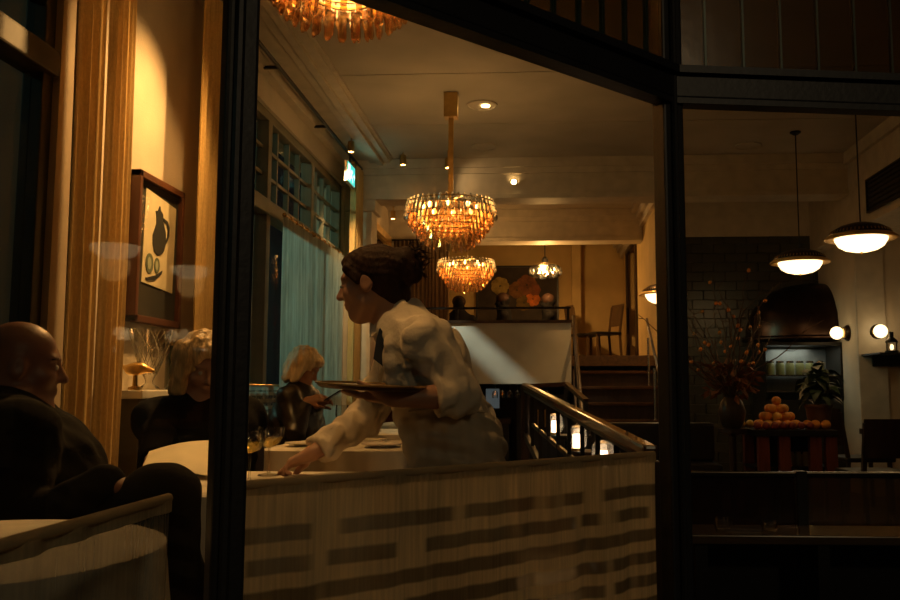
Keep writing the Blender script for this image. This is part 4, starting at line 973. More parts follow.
# menus
def sheet(name, c, label, m, bend=.02):
    """c: four corners bl, br, tr, tl"""
    c = [Vector(x) for x in c]; nrm = (c[1] - c[0]).cross(c[3] - c[0]).normalized()
    o = (c[0] + c[1]) / 2
    b = MB(); n = 12
    f = lambda u, v: c[0].lerp(c[1], u).lerp(c[3].lerp(c[2], u), v) + nrm * bend * math.sin(PI * u)
    for side in (0, .0025):
        b.grid(lambda u, v: f(u, v) + nrm * side, n, 6, lambda u, v: (u, v))
    r = b.build(name, m, org=o, smooth=True); return tag(r, label, 'menu')
sheet('menu_card', [P(140, 474, 2.66), P(215, 478, 2.76), P(216, 441, 2.93), P(149, 452, 2.83)], 'large cream menu sheet held up by the blonde woman behind the post', M_paper, .012)
mf = MB().grid(lambda u, v: (-.78 + u * .33, 2.44 + v * .22, TZ + .006 + .012 * math.sin(u * 3)), 10, 4, lambda u, v: (u, v)).grid(lambda u, v: (-.78 + u * .33, 2.44 + v * .22, TZ + .002 + .012 * math.sin(u * 3)), 10, 4, lambda u, v: (u, v))
tag(mf.build('menu_folder', M_leather), 'black menu folder lying at the near edge of the table', 'menu')

# ---------------- chairs
def chair(x, y, rz, label, m=M_dwood, group='dark dining chairs', z0=0.0, h=.86):
    r = thing('dining_chair', (0, 0, 0), label, 'chair', group)
    MB().box((-.21, -.21, .42), (.21, .21, .46)).build('seat', M_leather, r, bevel=.012)
    for sx in (-1, 1):
        MB().obox((sx * .18, .18, 0), (sx * .17, .17, .42), .03, .03, (0, 1, 0)).build('leg', m, r)
        MB().obox((sx * .18, -.22, 0), (sx * .18, -.19, .44), .03, .03, (0, 1, 0)).build('leg', m, r)
        MB().obox((sx * .18, -.19, .44), (sx * .18, -.25, h), .03, .03, (0, 1, 0)).build('back_post', m, r)
    def bk(u, v):
        xx = -.19 + .38 * u; return (xx, -.205 - .045 * v - .03 * math.sin(PI * u), .56 + (h - .53) * v)
    b = MB(); b.grid(bk, 10, 4, lambda u, v: (u, v)); b.grid(lambda u, v: Vector(bk(u, v)) + Vector((0, -.02, 0)), 10, 4, lambda u, v: (u, v))
    b.build('backrest', m, r, smooth=True)
    r.location = (x, y, z0); r.rotation_euler = (0, 0, rz); return r
# chair front is +Y; rz turns it
chair(-1.47, 2.36, -PI / 2, 'dark chair under the bald man')
chair(-1.28, 3.36, PI + .25, 'dark chair under the blonde woman behind the post')
chair(-1.64, 5.60, -PI / 2, 'black chair under the blonde woman in leather')

# ================================================================== PEOPLE
# ---- waitress
wt_ = thing('person', (-.27, 2.92, 0), 'person in white shirt and apron leaning forward with a tray', 'person')
B = Body(.0055)
hc = P(371, 283, 2.90); fw = Vector((-.97, .08, -.16)); up = Vector((-.17, 0, 1))
H = head(B, hc, fw, up, 1.0)
nb = P(398, 322, 2.92); sp_l = P(428, 342, 2.73); sp_r = P(404, 345, 3.10)
B.cone(H(-.03, 0, -.055), nb, .054, .062, .03)
chest = P(425, 365, 2.92); waist = P(444, 412, 2.92); hip = P(456, 448, 2.92)
B.chain([nb + Vector((.02, 0, -.04)), chest, waist, hip], [.09, .125, .115, .15], .06, ((0, 1, 0), .78))
B.cone(nb + Vector((.02, 0, -.03)), sp_l, .06, .058, .05); B.cone(nb + Vector((.02, 0, -.03)), sp_r, .06, .058, .05)
# near (left) arm with the tray
el_l = P(462, 396, 2.70); wr_l = P(396, 398, 2.62)
B.chain([sp_l, el_l], [.055, .045], .03); B.chain([el_l, wr_l], [.044, .028], .02)
hand(B, wr_l, Vector((-1, .05, .06)), Vector((0, -.1, -1)), 1.0, (.12, .1, .12, .18), 1, .1, .2)
# far (right) arm reaching to the table
el_r = P(366, 418, 3.06); wr_r = P(315, 452, 2.92)
B.chain([sp_r, el_r, wr_r], [.055, .043, .027], .03)
hand(B, wr_r, Vector((-1, -.12, -.46)), Vector((-.35, .15, 1)), 1.0, (.22, .75, .9, 1.0), 1, .35, .05)
# legs
for sy in (-.09, .09):
    h0 = hip + Vector((0.01, sy, -.02)); kn = Vector((hip.x + .015, 2.92 + sy * 1.05, .47)); an = Vector((hip.x + .04, 2.92 + sy * 1.1, .08))
    B.chain([h0, kn, an], [.088, .058, .042], .03); B.cone(an, an + Vector((-.15, 0, -.04)), .04, .03, .03)
B.build('body', M_skin, wt_)
# shirt
S_ = Body(.0065)
S_.chain([nb + Vector((.025, 0, -.03)), chest, waist, hip + Vector((0, 0, .04))], [.098, .138, .126, .140], .06, ((0, 1, 0), .78))
S_.cone(nb + Vector((.02, 0, -.025)), sp_l, .070, .078, .05); S_.cone(nb + Vector((.02, 0, -.025)), sp_r, .070, .078, .05)
S_.cone(sp_l, el_l, .078, .062, .014)
cuff = el_l.lerp(wr_l, .38); S_.cone(el_l, cuff, .062, .056, .014, None, True); S_.cone(el_l.lerp(wr_l, .14), cuff, .062, .064, .004, None, True)
S_.cone(sp_r, el_r, .076, .060, .014); S_.cone(el_r, wr_r.lerp(el_r, .10), .060, .047, .02, None, True); S_.cone(wr_r.lerp(el_r, .3), wr_r.lerp(el_r, .06), .050, .049, .01, None, True)
S_.ell(P(414, 352, 2.82), (.05, .05, .07), .05); S_.ell(P(405, 360, 2.98), (.05, .05, .07), .05)
# standing collar, open at the throat
S_.cone(nb + Vector((.022, 0, -.03)), nb + Vector((-.012, 0, .045)), .085, .070, .02, None, True)
S_.cone(nb + Vector((-.02, 0, -.0)), H(-.03, 0, -.07), .056, .052, .01, None, False, True)
S_.build('shirt', M_shirt, wt_, folds(.0080, 1.2, 3))
col = MB()
for k, sy in enumerate((-1, 1)):
    a = nb + Vector((-.060, sy * .055, .040)); b = nb + Vector((-.085, sy * .012, .0)); c = nb + Vector((-.075, sy * .06, -.055)); d_ = nb + Vector((-.01, sy * .088, -.005))
    MB().add([a, b, c, d_] + [x + Vector((-.008, sy * .006, -.002)) for x in (a, b, c, d_)], [(0,1,2,3), (7,6,5,4), (0,4,5,1), (1,5,6,2), (2,6,7,3), (3,7,4,0)]).build('collar', M_shirt, wt_)
# tie tucked into the apron bib
tp = P(384, 330, 2.84); tb = P(386, 362, 2.80)
MB().prism([(0, 0, 0), (.022, 0, -.03), (.034, 0, -.105), (.012, 0, -.125), (-.020, 0, -.10), (-.010, 0, -.03)], tp + Vector((-.008, -.032, .005)), (0, .012, 0)).build('tie', M_tie, wt_)
# apron: bib and skirt wrapped round the hips
Ap = Body(.007)
Ap.chain([chest + Vector((-.035, 0, -.02)), waist + Vector((-.012, 0, 0)), hip], [.118, .134, .150], .06, ((0, 1, 0), .78))
Ap.chain([hip, Vector((hip.x + .01, 2.92, .52)), Vector((hip.x + .02, 2.92, .36))], [.152, .172, .185], .05, ((0, 1, 0), .72))
Ap.build('apron', M_apron, wt_, folds(.0075, 1.1, 9), lambda X, Y, Z: np.maximum(.36 - Z, (Z - (chest.z + .055))))
MB().tube([P(409, 412, 2.74), P(436, 408, 2.71), P(462, 409, 2.72), P(484, 412, 2.80)], .006, 6).build('apron_string', M_apron, wt_)
for pts in ([P(398, 352, 2.79), P(408, 330, 2.80), P(424, 322, 2.84), P(442, 345, 2.86), P(470, 400, 2.88)],):
    MB().tube(pts, .010, 8).build('apron_strap', M_apron, wt_, smooth=True)
# trousers and shoes
Tr = Body(.008)
for sy in (-.09, .09):
    h0 = hip + Vector((0.01, sy, -.05)); kn = Vector((hip.x + .015, 2.92 + sy * 1.05, .47)); an = Vector((hip.x + .04, 2.92 + sy * 1.1, .10))
    Tr.chain([h0, kn, an], [.095, .07, .06], .03)
Tr.build('trousers', M_suit, wt_)
for sy in (-.1, .1):
    q = Vector((hip.x + .04, 2.92 + sy, .0)); b = Body(.008); b.cone(q + Vector((.03, 0, .05)), q + Vector((-.19, 0, .04)), .05, .04, .02, ((0, 0, 1), 1.1)).build('shoe', M_leather, wt_, None, lambda X, Y, Z: -Z)
# hair: cap, loose sides, bun
Hr = Body(.005)
f, l, u = frame_of(fw, up); A = (f, l, u)
Hr.ell(H(-.022, 0, .044), (.102, .085, .086), .02, A); Hr.ell(H(-.055, 0, .005), (.075, .082, .085), .03, A)
Hr.ell(H(.048, 0, .080), (.036, .058, .026), .035, A)
Hr.ell(H(-.125, 0, .040), (.052, .058, .056), .025, A); Hr.ell(H(-.150, .012, .010), (.035, .040, .040), .02, A); Hr.ell(H(-.130, -.02, .075), (.034, .036, .030), .02, A)
Hr.ell(H(-.085, 0, -.055), (.042, .058, .055), .03, A)
for sg in (1, -1): Hr.cone(H(.055, .068 * sg, .05), H(.02, .078 * sg, -.01), .018, .008, .02)
# keep the face and ears clear
Hr.ell(H(.098, 0, -.03), (.064, .085, .085), .03, A, True)
for sg in (1, -1): Hr.ell(H(.004, .085 * sg, -.026), (.024, .025, .030), .010, A, True)
def strand(X, Y, Z): return .0009 * np.sin(120 * (Z * .8 + X * .3) + 5 * np.sin(22 * Y + 14 * X)) + .0008 * np.sin(260 * (Z + .4 * X) + 4 * np.sin(30 * X))
Hr.build('hair', M_hairdk, wt_, strand)
rnd = random.Random(4)
lk = MB()
for k in range(80):
    a0 = rnd.uniform(0, 6.28); c0 = H(-.14, 0, .05) + Vector((rnd.uniform(-.03, .04), rnd.uniform(-.045, .045), rnd.uniform(-.04, .045)))
    pts = [c0]
    dv = Vector((rnd.uniform(.1, 1), rnd.uniform(-.7, .7), rnd.uniform(-.8, .8))).normalized()
    for j in range(5): dv = (dv + Vector((rnd.uniform(-.5, .5), rnd.uniform(-.5, .5), rnd.uniform(-.6, .4)))).normalized(); pts.append(pts[-1] + dv * .010)
    lk.tube(pts, [.003, .0028, .0024, .002, .0014, .0006], 5)
lo_ = lk.build('stray_locks', M_hairdk, wt_, smooth=True)
for sg in (1, -1):
    c = H(.087, .033 * sg, .001); MB().ball(c, .0085, 10, 8).build('eye', mat('eye_white', (.5, .45, .4), .2), wt_, smooth=True)
    MB().tube([H(.080, .018 * sg, .020), H(.084, .034 * sg, .024), H(.074, .052 * sg, .020)], [.003, .004, .002], 6).build('eyebrow', M_hairdk, wt_, smooth=True)
    MB().ball(H(.0945, .033 * sg, .0), .0045, 8, 6).build('iris', mat('iris_dark', (.02, .012, .008), .15), wt_)

# tray in her left hand
tc_ = P(371, 389, 2.64); tr = thing('serving_tray', tc_, 'round dark tray with a brass rim on the waitress\'s hand', 'tray')
ti = Vector((.05, -.03, 1)).normalized()
MB().lathe([(0, 0), (.150, 0), (.158, .004), (.165, .014), (.162, .015), (.152, .006), (0, .005)], tc_, 48, ti).build('plate', mat('dark_tray', (.10, .05, .025), .35, metal=.6), tr, smooth=True)
MB().lathe([(.160, .011), (.168, .012), (.169, .016), (.161, .017), (.160, .011)], tc_, 48, ti).build('rim', M_brass, tr, smooth=True)

# ---- bald man
mn = thing('person', (-1.42, 2.37, 0), 'bald person in a dark suit seated in profile at the left', 'person')
B = Body(.0065)
hc = P(22, 365, 2.37); fw = Vector((.88, .47, -.10)); up = Vector((.08, .04, 1))
H = head(B, hc, fw, up, .98)
nb = Vector((hc.x - .035, 2.37, .965)); B.cone(H(-.025, 0, -.05), nb, .062, .070, .03)
pel = Vector((-1.46, 2.37, .56)); ch = Vector((-1.42, 2.37, .80))
B.chain([nb + Vector((0, 0, -.05)), ch, pel], [.10, .15, .16], .07, ((0, 1, 0), .75))
sn = Vector((-1.32, 2.18, .915)); sf = Vector((-1.52, 2.55, .915)); B.cone(nb, sn, .07, .065, .05); B.cone(nb, sf, .07, .065, .05)
en = Vector((-1.27, 2.10, .665)); wn = P(104, 484, 2.14); ef = Vector((-1.46, 2.70, .68)); wf = Vector((-1.22, 2.56, .68))
B.chain([sn, en, wn], [.06, .05, .03], .03); B.chain([sf, ef, wf], [.06, .05, .03], .03)
hand(B, wn, Vector((1, .08, -.12)), Vector((.1, -.15, 1)), 1.0, (.3, .35, .4, .45), -1, .2)
hand(B, wf, Vector((1, -.3, -.1)), Vector((.1, 0, 1)), 1.0, (.3, .35, .4, .45), -1, .2)
k1 = P(163, 499, 2.16); a1 = Vector((k1.x + .02, 2.30, .33)); k2 = Vector((-1.02, 2.47, .50)); a2 = Vector((-1.02, 2.47, .08))
LEG = [([pel + Vector((0, -.09, -.01)), k1, a1], a1 + Vector((.16, .02, -.05))), ([pel + Vector((0, .09, -.02)), k2, a2], a2 + Vector((.17, 0, -.04)))]
for ch_, toe in LEG: B.chain(ch_, [.09, .06, .042], .03); B.cone(ch_[-1], toe, .04, .03, .03)
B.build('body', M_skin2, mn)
J = Body(.008)
J.chain([nb + Vector((-.005, 0, -.035)), ch, pel], [.11, .178, .185], .07, ((0, 1, 0), .74)); J.cone(nb + Vector((-.02, 0, -.01)), sn, .085, .086, .06); J.cone(nb + Vector((-.02, 0, -.01)), sf, .085, .086, .06)
J.cone(sn, en, .088, .074, .04); J.cone(en, wn, .074, .05, .03); J.cone(sf, ef, .088, .074, .04); J.cone(ef, wf, .074, .05, .03)
J.cone(nb + Vector((-.02, 0, -.03)), nb + Vector((-.02, 0, .045)), .088, .076, .02, None, True)
J.cone(nb + Vector((.03, 0, 0)), nb + Vector((.02, 0, .08)), .05, .06, .01, None, False, True)
J.build('jacket', M_suit, mn, folds(.004, .7, 2))
T_ = Body(.008)
for ch_, toe in LEG: T_.chain(ch_, [.105, .082, .062], .04)
T_.build('trousers', M_suit, mn, folds(.004, .6, 5))
for ch_, toe in LEG: Body(.008).cone(ch_[-1] + Vector((-.03, 0, -.03)), toe + Vector((.03, 0, 0)), .05, .042, .02).build('shoe', M_leather, mn)
for sg in (1, -1):
    MB().tube([H(.084, .016*sg, .022), H(.088, .036*sg, .027), H(.076, .056*sg, .022)], [.003, .0045, .002], 6).build('eyebrow', M_hairdk, mn, smooth=True)
    MB().ball(H(.087, .033 * sg, .001), .0088, 10, 8).build('eye', mat('eye_white', (.5, .45, .4), .2), mn, smooth=True)

# ---- blonde woman behind the post, reading the menu
def seated(root, hc, fw, up, yaw, skin, top, hairf, elbows, wrists, hands, hs=.97, top_name='jacket', vox=.0075, legs=True, hair_m=M_blonde):
    """torso below the head, legs forward along yaw"""
    fd = Vector((math.cos(yaw), math.sin(yaw), 0)); sd = Vector((-math.sin(yaw), math.cos(yaw), 0))
    B = Body(vox); H = head(B, hc, fw, up, hs)
    nb = Vector(hc) - fd * .03 + Vector((0, 0, -.155)); pel = Vector((nb.x, nb.y, .55)) - fd * .05; ch = nb.lerp(pel, .42) - fd * .01
    B.cone(H(-.025, 0, -.05), nb, .048, .055, .03); B.chain([nb + Vector((0, 0, -.04)), ch, pel], [.085, .125, .15], .06, (tuple(sd), .76))
    SH = [nb + sd * .17 * s + Vector((0, 0, -.045)) for s in (1, -1)]
    J = Body(vox * 1.1); J.chain([nb + Vector((0, 0, -.04)), ch, pel], [.095, .15, .17], .06, (tuple(sd), .76))
    J.cone(nb + Vector((0, 0, -.04)), nb + Vector((0, 0, .02)), .075, .062, .02, None, True)
    for s, e, w, hd_ in zip(SH, elbows, wrists, hands):
        B.cone(nb, s, .055, .05, .04); B.chain([s, e, w], [.05, .042, .026], .03)
        J.cone(nb, s, .066, .07, .05); J.cone(s, e, .072, .060, .04); J.cone(e, Vector(w).lerp(Vector(e), .12), .060, .044, .03, None, True)
        if hd_: hand(B, w, *hd_)
    Tr = Body(.009)
    for s in (1, -1):
        p0 = pel + sd * .085 * s; kn = p0 + fd * .42 + Vector((0, 0, -.04)); an = Vector((kn.x, kn.y, .08)) + fd * .03
        B.chain([p0, kn, an], [.085, .058, .04], .03); B.cone(an, an + fd * .15 + Vector((0, 0, -.04)), .036, .028, .02)
        Tr.chain([p0, kn, an + Vector((0, 0, .03))], [.1, .075, .055], .03)
    B.build('body', skin, root); J.build(top_name, top, root, folds(.0045, .7, 8)); Tr.build('trousers', M_suit, root)
    Hr = Body(.006); hairf(Hr, H, frame_of(fw, up)); Hr.build('hair', hair_m, root, lambda X, Y, Z: .003 * np.sin(150 * X + 4 * np.sin(14 * Z)) + .003 * np.sin(140 * Y + 4 * np.sin(12 * Z + 2)))
    for sg in (1, -1): MB().ball(H(.087, .033 * sg, .001), .008, 8, 6).build('eye', mat('eye_white', (.5, .45, .4), .2), root)
    return H
def bob(Hr, H, A):
    Hr.ell(H(-.015, 0, .045), (.112, .090, .092), .02, A); Hr.ell(H(-.05, 0, -.035), (.075, .088, .095), .03, A)
    for sg in (1, -1):
        Hr.cone(H(.03, .075 * sg, .06), H(.02, .088 * sg, -.09), .03, .026, .03); Hr.cone(H(-.03, .08 * sg, .05), H(-.035, .085 * sg, -.115), .035, .028, .03)
    Hr.ell(H(.075, 0, .085), (.03, .055, .025), .02, A)
    Hr.ell(H(.105, 0, -.03), (.055, .058, .09), .015, A, True)
wa = thing('person', (-1.25, 3.3, 0), 'blonde person in a black jacket reading a menu behind the post', 'person')
hc = P(204, 366, 3.28)
yawA = math.radians(-62)
seated(wa, hc, Vector((.55, -.78, -.35)), Vector((.2, -.3, 1)), yawA, M_skin, M_suit, bob,
       [P(226, 440, 3.15), P(158, 440, 3.12)], [P(214, 458, 2.98), P(152, 464, 2.90)],
       [(Vector((.1, -1, .1)), Vector((.8, 0, .6)), .93, (.5, .5, .5, .5), 1, .3), (Vector((.35, -1, .0)), Vector((-.6, 0, .7)), .93, (.5, .5, .5, .5), -1, .3)])
# ---- blonde woman in leather jacket, farther back, looking at her phone
wb = thing('person', (-1.62, 5.6, 0), 'blonde person in a black leather jacket looking at a phone', 'person')
hc = P(304, 367, 5.6)
wr = P(322, 401, 5.5)
seated(wb, hc, Vector((.86, -.12, -.52)), Vector((.45, 0, 1)), math.radians(-6), M_skin, M_leather, bob,
       [hc + Vector((.02, .27, -.42)), hc + Vector((.02, -.26, -.42))], [wr + Vector((-.06, .07, -.01)), wr + Vector((-.09, -.03, -.0))],
       [(Vector((.8, -.3, .2)), Vector((.2, .6, .6)), .93, (.5, .5, .5, .5), -1, .2), (Vector((.8, .3, .2)), Vector((.2, -.6, .6)), .93, (.5, .5, .5, .5), 1, .2)], hair_m=M_paleblonde)
ph = thing('mobile_phone', wr + Vector((.045, .02, .012)), 'dark phone in the hands of the woman in leather', 'phone')
MB().obox(ph.location + Vector((-.03, 0, -.01)), ph.location + Vector((.075, 0, .055)), .07, .009).build('case', M_black, ph)
# ---- diners on the upper floor
def diner(px, py, D, label, s=1.0, yaw=0):
    hc = P(px, py, D); r = thing('person', (hc.x, hc.y, 1.43), label, 'person', 'diners on the upper floor')
    B = Body(.012); fd = Vector((math.cos(yaw), math.sin(yaw), 0)); head(B, hc, fd, (0, 0, 1), s)
    nb = hc - fd * .02 + Vector((0, 0, -.16)); pel = Vector((nb.x, nb.y, 1.68)); sd = Vector((-fd.y, fd.x, 0))
    B.cone(hc, nb, .05, .06, .03); B.chain([nb, nb.lerp(pel, .5), pel], [.1, .14, .15], .06, (tuple(sd), .75))
    for q in (1, -1):
        a = nb + sd * .19 * q + Vector((0, 0, -.05)); e = a + fd * .1 + Vector((0, 0, -.26)); w = e + fd * .22 + Vector((0, 0, .03))
        B.cone(nb, a, .06, .06, .05); B.chain([a, e, w], [.055, .045, .03], .03)
        B.chain([pel + sd * .09 * q, pel + sd * .1 * q + fd * .35], [.09, .06], .03)
    B.build('body', M_suit, r)  # head and arms black too: the silhouette's shade is put into the colour
    Hr = Body(.01); Hr.ell(hc + Vector((0, 0, .05)), (.1, .09, .09), .02).build('hair', M_hairdk, r)
    return r
tb_ = thing('low_bench', (-.5, 12.55, 1.43), 'low cushioned bench under the upper-floor diners', 'bench')
MB().box((-1.35, 12.15, 1.43), (.42, 12.95, 1.50)).build('base', M_dwood, tb_); MB().box((-1.34, 12.16, 1.50), (.41, 12.94, 1.545)).build('cushion', M_leather, tb_, bevel=.01)
diner(503, 302, 12.6, 'dark seated diner left of the flower painting\'s orange bloom', 1.0, PI)
diner(548, 303, 12.6, 'dark seated diner below the right end of the painting', 1.0, PI)
diner(459, 305, 12.5, 'dark seated diner below the second chandelier', 1.0, PI / 2)

# ---------------- chairs on the upper floor, servery things
M_chairp = mat('brown_chair_wood', (.14, .08, .035), .5)
a = P(603, 345, 13.2); chair(a.x, 13.2, PI * .62, 'brown wooden chair at the top of the stairs', M_chairp, 'chairs on the upper floor', 1.43, .86)
a = P(585, 345, 13.5); chair(a.x, 13.6, -PI * .4, 'brown wooden chair half hidden by the stair rail', M_chairp, 'chairs on the upper floor', 1.43, .86)
bc = thing('bar_cabinet', (-.55, 10.6, 0), 'black service cabinet below the white parapet', 'cabinet')
MB().box((-.28, 10.35, .06), (0.32, 10.9, .98)).build('body', M_black, bc, bevel=.006)
for k in range(2):
    d_ = MB().box((-.27 + .3 * k, 10.335, .1), (.01 + .3 * k, 10.35, .92)).build('door', M_black, bc, bevel=.003)
    MB().box((-.03 + .08 * k, 10.315, .6), (-.015 + .08 * k, 10.335, .8)).build('handle', M_brass, d_)
MB().box((-.28, 10.37, 0), (.32, 10.88, .06)).build('plinth', M_black, bc)
hg0 = MB().lathe([(0, 0), (.03, 0), (.03, -.004), (.004, -.01), (.004, -.07), (.028, -.085), (.036, -.12), (.03, -.16)], (0, 0, 0), 14, None, False).mesh('glass'); hg0.materials.append(M_clear)
for k in range(8):
    x = -.52 + .085 * k
    t = thing('hanging_glass', (x, 10.16, 1.097), ('upside-down stemmed glass hanging under the parapet, number-one place from the waitress' if k == 0 else 'upside-down stemmed glass hanging in the row under the parapet'), 'glass', 'glasses hanging under the parapet')
    t['label'] = '%s upside-down stemmed glass hanging in the row under the parapet' % ('leftmost', 'second', 'third', 'fourth', 'fifth', 'sixth', 'seventh', 'rightmost')[k]
    piece('bowl_and_stem', hg0, t, (0, 0, 0))
rk = thing('glass_rack', (-.2, 10.16, 1.09), 'thin dark rack holding the hanging glasses', 'rack')
MB().box((-.58, 10.13, 1.097), (.14, 10.19, 1.103)).build('plate', M_iron, rk)
a = P(492, 401, 10.3); sc_ = thing('till_screen', (a.x, 10.5, .98), 'small pale glowing till screen under the parapet', 'screen')
MB().box((a.x - .09, 10.44, .80), (a.x + .09, 10.47, 1.06)).build('case', M_black, sc_)
MB().box((a.x - .08, 10.436, .815), (a.x + .08, 10.44, 1.045)).build('screen', mat('screen_lit', (.3, .38, .42), .6, emis=.10), sc_)
MB().box((a.x - .03, 10.47, .70), (a.x + .03, 10.5, .9)).build('stand', M_black, sc_)
sc_.location.z = .70
for c in kids(sc_): c.location.z += .28
MB().box((a.x - .3, 10.35, .64), (a.x + .22, 10.75, .70)).build('counter', M_dwood)
ct = bpy.data.objects['counter']; ct.name = 'service_counter'; tag(ct, 'dark service counter carrying the till screen', 'counter')
MB().box((a.x - .28, 10.38, 0), (a.x + .20, 10.72, .64)).build('cabinet', M_black, ct)

# ---------------- bottle shelf glimpsed beside the waitress's face
bs = thing('bottle_shelf', (-1.5, 9.4, 0), 'tall lit bottle shelf seen under the waitress\'s chin', 'shelf')
xl, xr = -1.68, -1.30
for x in (xl, xr): MB().box((x - .015, 9.2, 0), (x + .015, 9.5, 1.95)).build('side_panel', M_mahog, bs)
MB().box((xl, 9.48, 0), (xr, 9.5, 1.95)).build('back_panel', M_mahog, bs)
for k, z in enumerate((.5, .9, 1.2, 1.5, 1.92)): MB().box((xl, 9.2, z), (xr, 9.5, z + .02)).build('shelf', M_mahog, bs)
bt = MB().lathe([(.03, 0), (.033, .01), (.033, .13), (.014, .17), (.013, .22), (0, .22)], (0, 0, 0), 12).mesh('body', smooth=True)
bms = [mat('bottle_amber', (.35, .14, .03), .15), mat('bottle_green', (.06, .12, .04), .15), mat('bottle_clear', (.4, .36, .28), .1)]
for k, z in enumerate((.92, 1.22, 1.52)):
    for i in range(4):
        x = xl + .06 + .09 * i
        t = thing('bottle', (x, 9.3, z), '%s bottle in %s place on the %s of the lit bottle shelf' % (('amber', 'green', 'pale')[(i + k) % 3], ('leftmost', 'second', 'third', 'rightmost')[i], ('lowest row', 'middle row', 'top row')[k]), 'bottle', 'bottles on the lit shelf')
        me = bt.copy(); me.materials.append(bms[(i + k) % 3]); piece('body', me, t, (0, 0, 0))
lamp('shelf_light', 'POINT', (-1.48, 9.28, 1.86), 1.6, WARM, .03)

# ---------------- sloping balustrade and table lamps on the right
bal = thing('balustrade', (.2, 4.8, 0), 'dark balustrade with polished handrail sloping toward the window', 'railing')
rf, rn = P(525, 386, 6.6), P(651, 452, 3.1)
bf, bn = Vector((rf.x, rf.y, .70)), Vector((rn.x, rn.y, .02))
MB().obox(rf, rn, .055, .045).build('handrail', M_rail, bal, bevel=.012)
MB().obox(rf + Vector((0, 0, -.03)), rn + Vector((0, 0, -.03)), .03, .02).build('under_rail', M_iron, bal)
MB().obox(bf, bn, .03, .05).build('bottom_rail', M_iron, bal)
mf0, mn0 = rf.lerp(rn, .12) + Vector((0, 0, -.24)), rf.lerp(rn, .97) + Vector((0, 0, -.26))
MB().obox(mf0, mn0, .018, .025).build('mid_rail', M_iron, bal)
for k in range(10):
    t = (k + .15) / 9.6; p = rf.lerp(rn, t); q = bf.lerp(bn, t)
    MB().obox(q, p, .022, .022, (0, 1, 0)).build('baluster', M_iron, bal)
MB().box((rf.x - .03, rf.y - .03, 0), (rf.x + .03, rf.y + .03, rf.z)).build('newel_post', M_dwood, bal, bevel=.004)
MB().box((rn.x - .02, rn.y - .02, 0), (rn.x + .03, rn.y + .03, rn.z - .03)).build('newel_post', M_dwood, bal, bevel=.004)
# far return of the railing
ret = bal
rb = P(566, 384, 6.6); MB().obox(rf + Vector((.03, 0, 0)), rb, .04, .03).build('handrail', M_rail, ret)
rc = P(586, 401, 5.9); MB().obox(rb, rc, .035, .03).build('handrail', M_rail, ret)
for p in (rb, rc): MB().box((p.x - .015, p.y - .015, 0), (p.x + .015, p.y + .015, p.z)).build('post', M_iron, ret)
for k, (px, py_, D, h, lab) in enumerate(((555, 424, 6.3, .13, 'farthest glass table lamp behind the balustrade'), (577, 438, 5.3, .14, 'middle glass table lamp behind the balustrade'), (603, 455, 4.7, .14, 'nearest glass table lamp behind the balustrade'))):
    c = P(px, py_, D); zt = c.z - .075; rnn = rf.lerp(rn, (6.6 - D) / 3.5)
    x = c.x
    tb = thing('side_table', (x + .11, D, 0), lab.replace('glass table lamp', 'small dark table with a lamp'), 'table', 'small tables beyond the balustrade')
    MB().lathe([(.145, zt - .025), (.15, zt - .012), (.145, zt), (0, zt)], (x + .11, D, 0), 28).build('tabletop', M_dwood, tb, smooth=True)
    MB().lathe([(.13, 0), (.13, .012), (.03, .03), (.02, .06), (.02, zt - .05), (.06, zt - .025)], (x + .11, D, 0), 16).build('pedestal', M_iron, tb, smooth=True)
    t = thing('table_lamp', (x, D, zt), lab, 'lamp', 'small glass table lamps')
    MB().lathe([(.0, 0), (.035, 0), (.035, .014), (.01, .018)], t.location, 18).build('base', M_brass, t, smooth=True)
    MB().lathe([(.02, .016), (.022, .02), (.022, .085), (.0, .088)], t.location, 14).build('light_tube', mat('lamp_tube_lit', (1, .8, .6), .3, emis=7, ecol=(1.0, .72, .45)), t, smooth=True)
    MB().lathe([(.036, .012), (.05, .03), (.054, .07), (.05, .105), (.035, .128), (.0, .135)], t.location, 22).build('dome', glass('lamp_dome_glass', (.95, .9, .85), .3, .08, trans=.12), t, smooth=True)
    for ch in kids(t): ch.scale = (1.14,) * 3
    lamp('table_lamp_light', 'POINT', t.location + Vector((0, 0, .06)), .22, WARM2, .03)
# dark banquette low on the right of the stairs
bq = thing('banquette', (1.0, 7.2, 0), 'dark leather banquette in front of the stairs', 'bench')
MB().box((.45, 7.6, .30), (1.55, 8.1, .40)).build('seat', M_leather, bq, bevel=.03); MB().box((.45, 7.95, .4), (1.55, 8.12, .74)).build('backrest', M_leather, bq, bevel=.03); MB().box((.47, 7.62, 0), (1.53, 8.1, .30)).build('base', M_dwood, bq)

